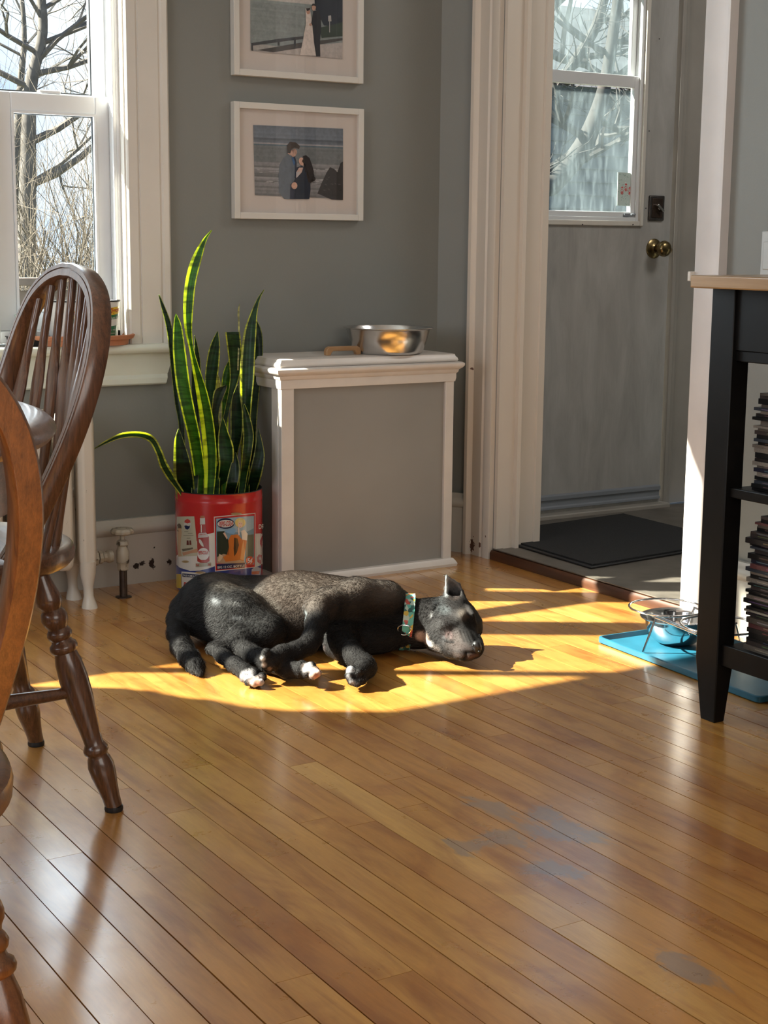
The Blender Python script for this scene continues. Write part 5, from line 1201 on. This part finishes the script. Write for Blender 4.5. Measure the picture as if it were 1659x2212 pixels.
T = union(T, Q, .007)
# flatten on the floor
zz = (G0[2]+VS*np.arange(NG[2], dtype=np.float32))[None, None, :]
T = np.maximum(T, .0015-zz)
g = openvdb.FloatGrid(.2); g.copyFromArray(T); 
vs, qs = g.convertToQuads(isovalue=0.0)
vs = vs*VS+G0
# keep the largest piece order; build the mesh
me = bpy.data.meshes.new('sleeping_dog')
w = vs[:, 0:1]*np.array([U.x, U.y, 0])+vs[:, 1:2]*np.array([V.x, V.y, 0])+vs[:, 2:3]*np.array([0, 0, 1])
dc = U*(-.12)+V*3.58
me.from_pydata((w-np.array([dc.x, dc.y, 0])).tolist(), [], [tuple(int(i) for i in q) for q in qs[:, ::-1]]); me.update()
bm = bmesh.new(); bm.from_mesh(me)
for _ in range(3): bmesh.ops.smooth_vert(bm, verts=bm.verts, factor=.5, use_axis_x=True, use_axis_y=True, use_axis_z=True)
bmesh.ops.recalc_face_normals(bm, faces=bm.faces); bm.to_mesh(me); bm.free()
me.polygons.foreach_set('use_smooth', [True]*len(me.polygons))
nv = len(me.vertices); co = np.zeros(nv*3, np.float32); me.vertices.foreach_get('co', co); co = co.reshape(-1, 3)
cs = np.stack([(co[:, 0]+dc.x)*U.x+(co[:, 1]+dc.y)*U.y, (co[:, 0]+dc.x)*V.x+(co[:, 1]+dc.y)*V.y, co[:, 2]], 1)
colr = np.tile(np.array([.0095, .0085, .0085]), (nv, 1))
def dab(px, py, d, rad, c, soft=.5, amt=1.0, z=None):
    P = Pd(px, py, d) if z is None else Bz(px, z, d)
    R3 = np.array(rad if hasattr(rad, '__len__') else (rad,)*3); q = np.linalg.norm((cs-P)/R3, axis=1)
    k = np.clip((1-q)/soft, 0, 1)[:, None]*amt; colr[:] = colr*(1-k)+np.array(c)*k
brn = (.058, .043, .034)
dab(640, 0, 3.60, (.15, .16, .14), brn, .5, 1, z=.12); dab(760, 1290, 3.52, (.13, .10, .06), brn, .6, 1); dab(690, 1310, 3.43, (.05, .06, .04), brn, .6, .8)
dab(520, 1262, 3.60, (.10, .05, .04), (.035, .030, .026), .7, .9); dab(975, 1345, 3.47, (.075, .09, .07), (.020, .018, .018), .5, 1)
dab(985, 1385, 3.42, (.035, .06, .035), (.060, .048, .044), .7, 1); dab(972, 1376, 3.43, .014, (.075, .055, .055), .7, .8)
dab(1000, 1415, 3.38, (.03, .04, .010), (.055, .038, .032), .7, .9); dab(950, 1310, 3.50, (.02, .05, .03), (.04, .045, .048), .9, .7)
dab(912, 1378, 3.46, (.020, .05, .018), (.42, .30, .24), .4, 1); dab(930, 1388, 3.45, (.012, .05, .010), (.55, .52, .5), .5, 1); dab(768, 1352, 3.45, (.01, .03, .004), (.25, .22, .2), .5, 0)
dab(966, 1268, 3.54, (.008, .03, .03), (.20, .21, .22), .5, .8); dab(982, 1268, 3.54, (.018, .03, .02), (.11, .105, .105), .7, .9); dab(980, 1290, 3.53, (.020, .03, .010), (.05, .035, .03), .6, .9)
for (x, y, d, r, c) in [(535, 1462, 3.23, .024, (.26, .25, .26)), (552, 1470, 3.20, .022, (.34, .26, .23)), (568, 1463, 3.20, .020, (.30, .28, .29)), (556, 1474, 3.195, .010, (.20, .09, .06)), (662, 1440, 3.22, .016, (.42, .38, .37)), (680, 1452, 3.20, .018, (.50, .36, .31)), (684, 1460, 3.195, .009, (.35, .16, .10)),
                       (755, 1447, 3.20, .012, (.30, .30, .32)), (752, 1461, 3.18, .011, (.30, .30, .32)), (760, 1474, 3.175, .012, (.28, .27, .28)), (776, 1476, 3.175, .009, (.2, .19, .2)), (768, 1462, 3.18, .007, (.26, .26, .28)),
                       (572, 1408, 3.22, .009, (.40, .39, .38)), (566, 1423, 3.22, .011, (.46, .44, .43)), (570, 1438, 3.22, .010, (.40, .34, .30)), (583, 1447, 3.225, .008, (.25, .16, .10)),
                       (660, 1330, 3.40, (.010, .03, .016), (.15, .17, .18)), (705, 1395, 3.42, (.012, .02, .010), (.12, .10, .10))]:
    dab(x, y, d, r, c, .5, 1)
_w = co+np.array([dc.x, dc.y, 0], np.float32); _q = _w-np.array(CAM); _zc = _q@np.array(_fwd)
VX = IMW/2+FPX*(_q@np.array(RT))/_zc; VY = IMH/2+FPX*(_q@np.array(DN))/_zc
vn = np.zeros(nv*3, np.float32); me.vertices.foreach_get('normal', vn); vn = vn.reshape(-1, 3)
FRONT = ((vn*_q).sum(1) < 0) & (cs[:, 0] > .10); disp = np.zeros(nv)
def segd(pts):
    D = np.full(nv, 1e9)
    for (x0, y0), (x1, y1) in zip(pts[:-1], pts[1:]):
        dx, dy = x1-x0, y1-y0; t = np.clip(((VX-x0)*dx+(VY-y0)*dy)/max(dx*dx+dy*dy, 1e-6), 0, 1); D = np.minimum(D, np.hypot(VX-x0-t*dx, VY-y0-t*dy))
    return D
FALL = (vn*_q).sum(1) < 0
def dline(pts, r, c, amt=1.0, push=0.0, FRONT=FRONT):
    D = segd(pts if len(pts) > 1 else [pts[0], pts[0]]); k = (np.exp(-(D/r)**2)*FRONT)
    if c is not None: colr[:] = colr*(1-k[:, None]*amt)+np.array(c)*k[:, None]*amt
    disp[:] += push*k
DK = (.004, .0035, .0035)  # dark tone for face creases and hollows, shade painted into the coat
dline([(1012, 1338), (1022, 1358), (1032, 1376)], 11, DK, .85, -.0075); dline([(1024, 1332), (1037, 1356), (1041, 1380)], 7, DK, .8)
dline([(992, 1350), (1003, 1356)], 9, (.012, .011, .011), .8, -.003); dline([(1000, 1327)], 10, (.11, .09, .075), .7, .003)
dline([(968, 1367), (976, 1373)], 9, (.050, .037, .035), .8, .003); dline([(960, 1350), (985, 1346)], 9, None, 0, .002)
dline([(985, 1395), (1003, 1400), (1018, 1404)], 10, (.046, .034, .031), .7, .002)
dline([(1038, 1409), (1022, 1410), (1007, 1409), (1008, 1419), (999, 1426), (990, 1424)], 2.6, DK, 1, -.0028); dline([(1014, 1419), (1030, 1414)], 5, (.11, .06, .045), .7, .001)
dline([(961, 1381), (969, 1386), (980, 1387)], 2.6, DK, 1, -.003); dline([(964, 1376), (967, 1367), (973, 1366), (977, 1374), (975, 1379)], 2.2, (.13, .09, .088), .9, .0008)
for x_ in (995, 1002, 1009): dline([(x_, 1362), (x_+4, 1374), (x_+9, 1385)], 2.2, DK, .85, -.0022)
dline([(949, 1300), (943, 1310), (936, 1320)], 3, DK, .9, -.002); dline([(934, 1322), (931, 1332)], 2.5, (.3, .3, .3), .7)
dline([(968, 1262), (976, 1272), (986, 1276)], 9, (.12, .115, .115), .9); dline([(965, 1246), (966, 1270), (965, 1286)], 3.5, (.32, .34, .35), .9); dline([(968, 1248), (985, 1258), (995, 1272)], 3, (.2, .2, .21), .8); dline([(973, 1281), (980, 1288)], 5, DK, .9, -.002)
dab(962, 1318, 3.48, (.018, .05, .012), (.085, .095, .10), .9, .8); dab(950, 1352, 3.46, (.012, .05, .02), (.05, .05, .05), .9, .8)
dab(945, 1398, 3.43, (.012, .04, .010), (.16, .14, .13), .7, .8); dab(958, 1378, 3.44, (.006, .04, .018), (.12, .12, .125), .8, .8)
dab(812, 1275, 3.52, (.05, .08, .035), (.10, .095, .09), .9, .8); dab(640, 1265, 3.60, (.07, .10, .03), (.09, .078, .066), .9, .7); dab(500, 1262, 3.58, (.07, .08, .018), (.10, .088, .075), .9, .8)  # sunlit tops of shoulder, ribs and hip painted lighter
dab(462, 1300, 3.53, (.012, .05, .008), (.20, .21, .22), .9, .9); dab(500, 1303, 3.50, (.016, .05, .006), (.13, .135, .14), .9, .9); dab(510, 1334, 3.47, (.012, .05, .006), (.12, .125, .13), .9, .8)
co = co+vn*disp[:, None].astype(np.float32); me.vertices.foreach_set('co', co.ravel()); me.update()
dline([(455, 1300), (500, 1330), (540, 1350)], 36, (.0055, .005, .005), .92, 0, FALL); dline([(450, 1251), (480, 1246), (520, 1258), (560, 1280), (600, 1316)], 9, (.085, .073, .062), .85, 0, FALL)  # shaded thigh front painted darker, sunlit ridge painted along its top
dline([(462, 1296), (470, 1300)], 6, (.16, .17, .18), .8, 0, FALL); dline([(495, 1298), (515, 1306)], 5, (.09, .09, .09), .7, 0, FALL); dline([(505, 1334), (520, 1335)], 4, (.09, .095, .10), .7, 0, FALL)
dline([(668, 1300), (720, 1274), (790, 1262), (850, 1276)], 19, (.085, .069, .058), .85, 0, FALL)  # sun on the shoulder painted into the coat colour
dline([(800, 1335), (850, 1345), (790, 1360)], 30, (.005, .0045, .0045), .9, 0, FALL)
nzv = np.array([rnd.random() for _ in range(nv)]); colr = colr*(.85+.3*nzv[:, None])
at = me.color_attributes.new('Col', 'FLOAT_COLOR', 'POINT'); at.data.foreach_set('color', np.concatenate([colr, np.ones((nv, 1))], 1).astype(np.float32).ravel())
def skin_mat():
    m, t, out = newmat('dog_coat'); p = principled(t, out, (1, 1, 1), .75, 0, .15)
    a = N(t, 'ShaderNodeAttribute'); a.attribute_name = 'Col'; t.links.new(a.outputs['Color'], p.inputs['Base Color'])
    n = noise(t, coords(t, (1, 1, 1), (0, 0, -.55)), 260, 3, .6); bump(t, p, n.outputs['Fac'], .25, .002); return m
def hair_mat():
    m, t, out = newmat('dog_fur'); p = principled(t, out, (1, 1, 1), .42, 0, .38)
    a = N(t, 'ShaderNodeAttribute'); a.attribute_name = 'Col'; t.links.new(mixc(t, a.outputs['Color'], (1.25, 1.2, 1.18), 1, 'MULTIPLY'), p.inputs['Base Color']); return m
me.materials.append(skin_mat())
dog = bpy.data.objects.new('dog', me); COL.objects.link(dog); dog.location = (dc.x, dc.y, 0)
setp(dog, 'black short haired dog with white toes asleep on its side in the sun patch', 'dog')
# short coat: real strands
rng = np.random.default_rng(3)
npoly = len(me.polygons); ar = np.zeros(npoly, np.float32); me.polygons.foreach_get('area', ar); nor = np.zeros(npoly*3, np.float32); me.polygons.foreach_get('normal', nor); nor = nor.reshape(-1, 3)
fv = np.array([p.vertices[:] if len(p.vertices) == 4 else (*p.vertices[:], p.vertices[0]) for p in me.polygons])
NS = 85000
idx = rng.choice(npoly, NS, p=ar/ar.sum()); a_, b_2 = rng.random(NS)[:, None], rng.random(NS)[:, None]
P0_ = (co[fv[idx, 0]]*(1-a_)+co[fv[idx, 1]]*a_)*(1-b_2)+(co[fv[idx, 3]]*(1-a_)+co[fv[idx, 2]]*a_)*b_2
nn = nor[idx]; cc_ = colr[fv[idx, 0]]
sx = (P0_[:, 0]+dc.x)*U.x+(P0_[:, 1]+dc.y)*U.y; dx_ = (P0_[:, 0]+dc.x)*V.x+(P0_[:, 1]+dc.y)*V.y
fl_ = np.array([-U.x, -U.y, 0])[None]*1.0+np.array([-V.x, -V.y, 0])[None]*.35*np.ones((NS, 1))+np.array([0, 0, -.25])[None]
leg_ = dx_ < 3.40; fl_[leg_] = np.array([-V.x, -V.y, -.2])-.3*np.array([U.x, U.y, 0])
hd_ = sx+rng.normal(0, .012, NS) > .135; fl_[hd_] = np.array([-U.x, -U.y, .5])+.4*np.array([V.x, V.y, 0])
fl_ += rng.normal(0, .22, (NS, 3)); fl_ -= nn*(fl_*nn).sum(1, keepdims=True); fl_ /= np.linalg.norm(fl_, axis=1, keepdims=True)+1e-6
LEN = np.where(hd_, .0034, np.where(leg_, .0060, .0100)); LEN = np.where((sx < -.40) & (dx_ < 3.56), .012, LEN)
neck_ = (sx > .075) & (~hd_); LEN = np.where(neck_, .0105, LEN); LEN = np.where(hd_ & (sx < .19), .0034+(.19-np.minimum(sx, .19))*.09, LEN); LEN = LEN*rng.uniform(.7, 1.25, NS)
bright = cc_.max(1) > .15; LEN = np.where(bright, .0025, LEN); keep = ~((P0_[:, 2] < .004)) & ~((nn[:, 2] < -.75) & (P0_[:, 2] < .02)) & ~(bright & (rng.random(NS) < .5))
P0_, nn, fl_, LEN, cc_ = P0_[keep], nn[keep], fl_[keep], LEN[keep][:, None], cc_[keep]; NS = len(P0_)
pts = np.stack([P0_-nn*.0004, P0_+fl_*LEN*.45+nn*LEN*.16, P0_+fl_*LEN*.97+nn*LEN*.20], 1).astype(np.float32); pts[:, :, 2] = np.maximum(pts[:, :, 2], .0012)
hc = bpy.data.hair_curves.new('fur'); hc.add_curves([3]*NS); hc.position_data.foreach_set('vector', pts.ravel())
ra = hc.attributes.new('radius', 'FLOAT', 'POINT') if 'radius' not in hc.attributes else hc.attributes['radius']
ra.data.foreach_set('value', (np.array([.00022, .00019, .00004], np.float32)[None, :]*np.where(LEN < .0048, .62, 1.0)).astype(np.float32).ravel())
ca = hc.attributes.new('Col', 'FLOAT_COLOR', 'CURVE'); ca.data.foreach_set('color', np.concatenate([cc_*rng.uniform(.7, 1.4, (NS, 1)), np.ones((NS, 1))], 1).astype(np.float32).ravel())
hc.materials.append(hair_mat()); fo = bpy.data.objects.new('fur', hc); COL.objects.link(fo); fo.parent = dog; fo['kind'] = 'stuff'
def dogchild(mb, nm, mt, par=None, **k):
    o = mb.build(nm, mt, par or dog, **k)
    if par is None: o.matrix_parent_inverse = Matrix.Translation(dog.location).inverted()
    return o
def dw(P): return U*float(P[0])+V*float(P[1])+Vector((0, 0, float(P[2])))
# nose
M['nose'] = plain('dog_nose', (.008, .007, .008), .48, bs=.1, bscale=300)
b = MB(); c = dw(hd(1030, 1398, 3.375)); b.lathe([(0, -.010), (.006, -.0085), (.0095, -.004), (.0105, .001), (.009, .006), (.005, .009), (0, .010)], (0, 0, 0), 24, M=Matrix.Translation(c) @ Matrix.Rotation(R_(-15), 4, 'Y') @ Matrix.Diagonal((1.05, 1.15, 1.55, 1)))
dogchild(b, 'nose', M['nose'])
b = MB()
for px, py in ((1035, 1407), (1022, 1394)):
    c = dw(hd(px, py, 3.362)); b.lathe([(0, -.004), (.0032, 0), (0, .004)], (0, 0, 0), 10, M=Matrix.Translation(c))
dogchild(b, 'nostril', M['black'])
# collar
def collar_mat():
    m, t, out = newmat('patterned_collar'); p = principled(t, out, (.1, .4, .35), .4); vo = N(t, 'ShaderNodeTexVoronoi'); vo.inputs['Scale'].default_value = 120; t.links.new(coords(t, (1, 1, .6)).outputs[0], vo.inputs['Vector'])
    sp_ = N(t, 'ShaderNodeSeparateColor'); t.links.new(vo.outputs['Color'], sp_.inputs[0])
    r = ramp(t, sp_.outputs[0], ((0, (.02, .10, .09)), (.2, (.10, .42, .36)), (.42, (.42, .55, .48)), (.6, (.50, .09, .07)), (.78, (.55, .40, .06)), (.9, (.12, .45, .38)))); r.color_ramp.interpolation = 'CONSTANT'
    t.links.new(r.outputs[0], p.inputs['Base Color']); return m
M['collar'] = collar_mat()
cc1 = Bz(879, .066, 3.545); NC = 96; b = MB()
ccol = random.Random(8); pal = [(.10, .38, .33), (.42, .50, .45), (.03, .15, .14), (.45, .09, .06), (.50, .36, .06), (.10, .38, .33), (.30, .45, .38)]
ra_, rb_c = .0685, .0665
tilt = .10
def crg(i, off, s):
    a = 2*math.pi*i/NC; z = cc1[2]+(rb_c+off)*math.sin(a); z2 = max(z, .003); return dw((cc1[0]+s+ (z-cc1[2])*tilt, cc1[1]-(ra_+off)*math.cos(a), z2))
for i in range(NC):
    for j in range(6):
        s0, s1 = -.0125+.025*j/6, -.0125+.025*(j+1)/6
        base = (.12, .42, .37) if j in (0, 5) else ccol.choice(pal)
        b.add([crg(i, .002, s0), crg(i, .002, s1), crg(i+1, .002, s1), crg(i+1, .002, s0)], ((0, 1, 2, 3),), 0, base)
    for s in (-.0125, .0125): b.add([crg(i, 0, s), crg(i, .002, s), crg(i+1, .002, s), crg(i+1, 0, s)], ((0, 1, 2, 3),), 0, (.08, .3, .27))
    b.add([crg(i, 0, -.0125), crg(i, 0, .0125), crg(i+1, 0, .0125), crg(i+1, 0, -.0125)], ((0, 1, 2, 3),), 0, (.08, .3, .27))
col_o = dogchild(b, 'collar', M['collar'], smooth=False, fix=False); col_o['label'] = 'teal patterned collar'
b = MB(); rcn = dw(Pd(873, 1358, cc1[1]-.074)); b.tube([rcn+Vector((RT.x, RT.y, 0))*(.0155*math.cos(a))+Vector((0, 0, 1))*(.0155*math.sin(a)*(1 if math.sin(a) < 0 else .55)) for a in [2*math.pi*i/40 for i in range(40)]], .0015, 8, closed=True)
b.build('d_ring', M['chrome'], col_o)

# ------------------------------------------------------------------ outside the windows
GZ = -.55
def grass_mat():
    m, t, out = newmat('spring_lawn'); p = principled(t, out, (.2, .2, .1), .9); c = coords(t); n = noise(t, c, 1.2, 6, .7); r = ramp(t, n.outputs['Fac'], ((.35, (.07, .055, .035)), (.6, (.07, .09, .03)))); t.links.new(r.outputs[0], p.inputs['Base Color']); return m
M['lawn'] = grass_mat()
b = MB(); b.quad((-30, 4.3, GZ), (40, 4.3, GZ), (40, 60, GZ), (-30, 60, GZ)); o = struct(b, 'ground', M['lawn'], smooth=False)
M['barkdark'] = plain('oak_bark', (.032, .029, .027), .9, var=.35, scale=9)
M['bark'] = plain('bark', (.115, .102, .094), .9, var=.35, scale=9, bs=.8, bscale=20)
M['twig'] = plain('dry_twigs', (.155, .125, .095), .9, var=.3, scale=3)
M['needle'] = plain('evergreen_needles', (.05, .12, .03), .7, var=.4, scale=6)
def grow(mb, p, d, L, r, depth, rg, spread=.5, upb=.15, n=None):
    seg = 5; pts = [p]; rr = [r]; cur = p.copy(); dd = d.normalized()
    for i in range(seg):
        dd = (dd+Vector((rg.gauss(0, .16), rg.gauss(0, .16), rg.gauss(upb*.3, .14)))).normalized(); cur = cur+dd*(L/seg); pts.append(cur.copy()); rr.append(r*(1-.65*(i+1)/seg))
    mb.tube(pts, rr, 6 if r > .03 else (4 if r > .01 else 3))
    if depth == 0: return
    for i in range(rg.randint(3, 5)):
        k = rg.randint(1, seg); q = pts[k]; nd = (dd*.55+Vector((rg.gauss(0, spread), rg.gauss(0, spread), rg.gauss(upb, spread)))).normalized(); grow(mb, q, nd, L*rg.uniform(.5, .75), rr[k]*.72, depth-1, rg, spread, upb)
def path_tree(nm, pix, Y, wid, label, cat, seed, branches=(), bdepth=3, bl=1.6, group=None, mat='bark'):
    rg = random.Random(seed); b = MB(); pts = [at_y(x, y, Y) for x, y in pix]
    if pts[0].z > GZ: pts = [Vector((pts[0].x, pts[0].y, GZ-.05))]+pts; wid = [wid[0]*1.15]+list(wid)
    sc_ = Y/math.cos(math.radians(25))/FPX; P = spl([(*p, w_*sc_/2) for p, w_ in zip(pts, wid)], 30)
    b.tube([Vector(p[:3]) for p in P], [float(p[3]) for p in P], 12)
    for (t, dx, dz, L) in branches:
        q = P[int(t*30)]; grow(b, Vector(q[:3]), Vector((dx, rg.uniform(-.4, .4), dz)), L, float(q[3])*.5, bdepth, rg)
    o = b.build(nm, M[mat], smooth=True, fix=False); setp(o, label, cat, group); return o
path_tree('bare_tree', [(58, 640), (60, 400), (66, 190), (92, 70), (86, -80), (96, -400)], 15.0, [40, 34, 26, 20, 16, 9], 'bare grey trunk rising behind the meeting rail of the left window', 'tree', 4,
          [(.42, 1, .5, 1.7), (.50, -1, .6, 1.6), (.55, 1, .25, 1.8), (.58, .8, .8, 1.6), (.62, -1, .3, 1.8), (.66, 1, .4, 1.5), (.70, -.8, .8, 1.6), (.74, .9, .5, 1.6), (.80, -1, .4, 1.5), (.85, 1, .8, 1.4), (.36, 1, .4, 1.5), (.92, .4, 1, 1.2)], 3)
path_tree('bare_tree', [(20, 640), (30, 420), (44, 190), (52, 60), (34, -120)], 21.0, [26, 22, 14, 10, 6], 'thinner dark bare tree left of the thick trunk in the left window', 'tree', 11,
          [(.5, -1, .7, 1.9), (.6, 1, .7, 1.9), (.7, -1, .6, 1.7), (.75, 1, 1, 1.6), (.85, -.5, 1, 1.6), (.4, 1, .3, 1.8), (.45, -.8, .4, 1.6)], 3)
def bush(nm, x, y, h, w, n, label, seed, mat='twig', grp=None):
    rg = random.Random(seed); b = MB()
    for i in range(n):
        base = Vector((x+rg.uniform(-w, w)*.5, y+rg.uniform(-.6, .6), GZ)); grow(b, base, Vector((rg.gauss(0, .25), rg.gauss(0, .2), 1)), h*rg.uniform(.5, .9), .012, 2, rg, .55, .35)
    o = b.build(nm, M[mat], smooth=False, fix=False); setp(o, label, 'shrub', grp); return o
X_at = lambda px, Y: at_y(px, 591, Y).x
bush('bare_shrub', X_at(60, 9.0), 9.0, 2.0, 1.0, 34, 'tangled bare beige shrub behind the deck rail at the left of the left window', 5)
bush('bare_shrub', X_at(180, 12.0), 12.0, 2.5, 1.1, 34, 'tangled bare beige shrub against the right frame of the left window', 6)
M['rail'] = plain('deck_rail_wood', (.20, .15, .125), .8, var=.15, scale=20)
rl_ = empty('deck_railing', (X_at(90, 7.0), 7.0, GZ), 'weathered wooden deck railing seen low through the left window', 'railing'); RLI = Matrix.Translation(rl_.location).inverted()
zr = at_y(60, 600, 7.0).z
b = MB(); b.box(X_at(90, 7)-2.2, X_at(90, 7)+2.2, 6.93, 7.07, zr-.035, zr); b.build('top_rail', M['rail'], rl_, bevel=.004).matrix_parent_inverse = RLI
b = MB(); b.box(X_at(90, 7)-2.2, X_at(90, 7)+2.2, 6.97, 7.03, zr-.14, zr-.06); b.build('middle_rail', M['rail'], rl_).matrix_parent_inverse = RLI
for i in range(5):
    b = MB(); x = X_at(90, 7)-2.1+i*1.05+.37; b.box(x-.045, x+.045, 6.95, 7.05, GZ, zr-.035); b.build('post', M['rail'], rl_).matrix_parent_inverse = RLI
# beyond the hall door
path_tree('large_tree', [(1160, 640), (1162, 300), (1163, 100), (1182, -40), (1200, -300)], 7.5, [60, 56, 54, 50, 44], 'thick grey tree trunk at the left side of the hall door window', 'tree', 21, [(.5, 1, .3, 1.4), (.7, 1, .5, 1.5), (.6, 1, -.1, 1.2)], 3, mat='barkdark')
path_tree('leaning_tree', [(1120, 470), (1190, 400), (1258, 318), (1300, 210), (1322, 90), (1345, -90)], 6.6, [52, 52, 48, 34, 28, 22], 'thick leaning tree limb crossing the hall door window diagonally', 'tree', 22, [(.45, 1, .1, .9), (.55, -1, .4, .9), (.62, 1, -.3, .9), (.7, 1, .5, 1.0), (.8, -1, .3, 1.0), (.5, -.6, -.5, .7), (.85, 1, .3, .9)], 3, mat='barkdark')
path_tree('leaning_tree', [(1130, 300), (1200, 190), (1250, 120), (1290, 50), (1320, -60)], 7.2, [24, 26, 26, 24, 20], 'thinner leaning branch behind the upper pane of the hall door', 'tree', 23, [(.5, 1, .4, .9), (.6, 1, 0, .9), (.7, -1, .4, .8), (.8, 1, .4, .9)], 3, mat='barkdark')
bush('twiggy_shrub', X_at(1230, 5.9), 5.9, 1.3, .7, 9, 'pale leafless twigs close outside the lower pane of the hall door', 31)
rg = random.Random(77); b = MB(); ex_, ey_ = X_at(1215, 16), 16.0; topz = at_y(1215, 84, 16).z
b.tube([(ex_, ey_, GZ), (ex_, ey_, topz)], [.12, .02], 8)
for i in range(1400):
    k = rg.random()**.7; z = topz-k*(topz-.6); rad_ = .15+k*1.3; a = rg.uniform(0, 6.283); p = Vector((ex_+rad_*rg.uniform(.3, 1)*math.cos(a), ey_+rad_*rg.uniform(.3, 1)*math.sin(a), z)); d = Vector((math.cos(a), math.sin(a), .6))*rg.uniform(.10, .26)
    s_ = d.cross(Vector((0, 0, 1))).normalized()*.05; b.add([p-s_, p+s_, p+d], ((0, 1, 2),)); b.add([p-Vector((0, 0, .05)), p+Vector((0, 0, .05)), p+d], ((0, 1, 2),))
o = b.build('evergreen', M['needle'], smooth=False, fix=False); setp(o, 'green conifer far behind the upper pane of the hall door', 'tree')
def siding():
    m, t, out = newmat('grey_clapboard'); p = principled(t, out, (.34, .33, .33), .7); return m
M['siding'] = plain('grey_clapboard', (.105, .105, .108), .75, var=.1, scale=2)
M['shingle'] = plain('grey_roof', (.07, .075, .08), .9, var=.2, scale=8)
hz = empty('shed', (X_at(1260, 11.5), 11.5, GZ), 'grey clapboard outbuilding seen through the lower pane of the hall door', 'building'); HI = Matrix.Translation(hz.location).inverted()
xh = X_at(1260, 11.5); zt_h = at_y(1300, 196, 11.5).z; b = MB(); zc = GZ
while zc < zt_h:
    b.rings([[Vector((x, 11.5+dy, z)) for dy, z in ((-.018, zc), (-.018, zc+.012), (0, zc+.125), (.02, zc+.125), (.02, zc))] for x in (xh-1.6, xh+1.9)]); zc += .122
b.build('clapboard_wall', M['siding'], hz, smooth=False).matrix_parent_inverse = HI
b = MB(); b.box(xh-1.6, xh+1.9, 11.52, 14.5, GZ, zt_h); b.build('body', M['siding'], hz, smooth=False).matrix_parent_inverse = HI
b = MB(); b.prism([(xh-1.75, 11.3, zt_h), (xh-1.75, 13.0, zt_h+1.0), (xh-1.75, 14.7, zt_h)], (3.8, 0, 0)); b.build('roof', M['shingle'], hz, smooth=False).matrix_parent_inverse = HI
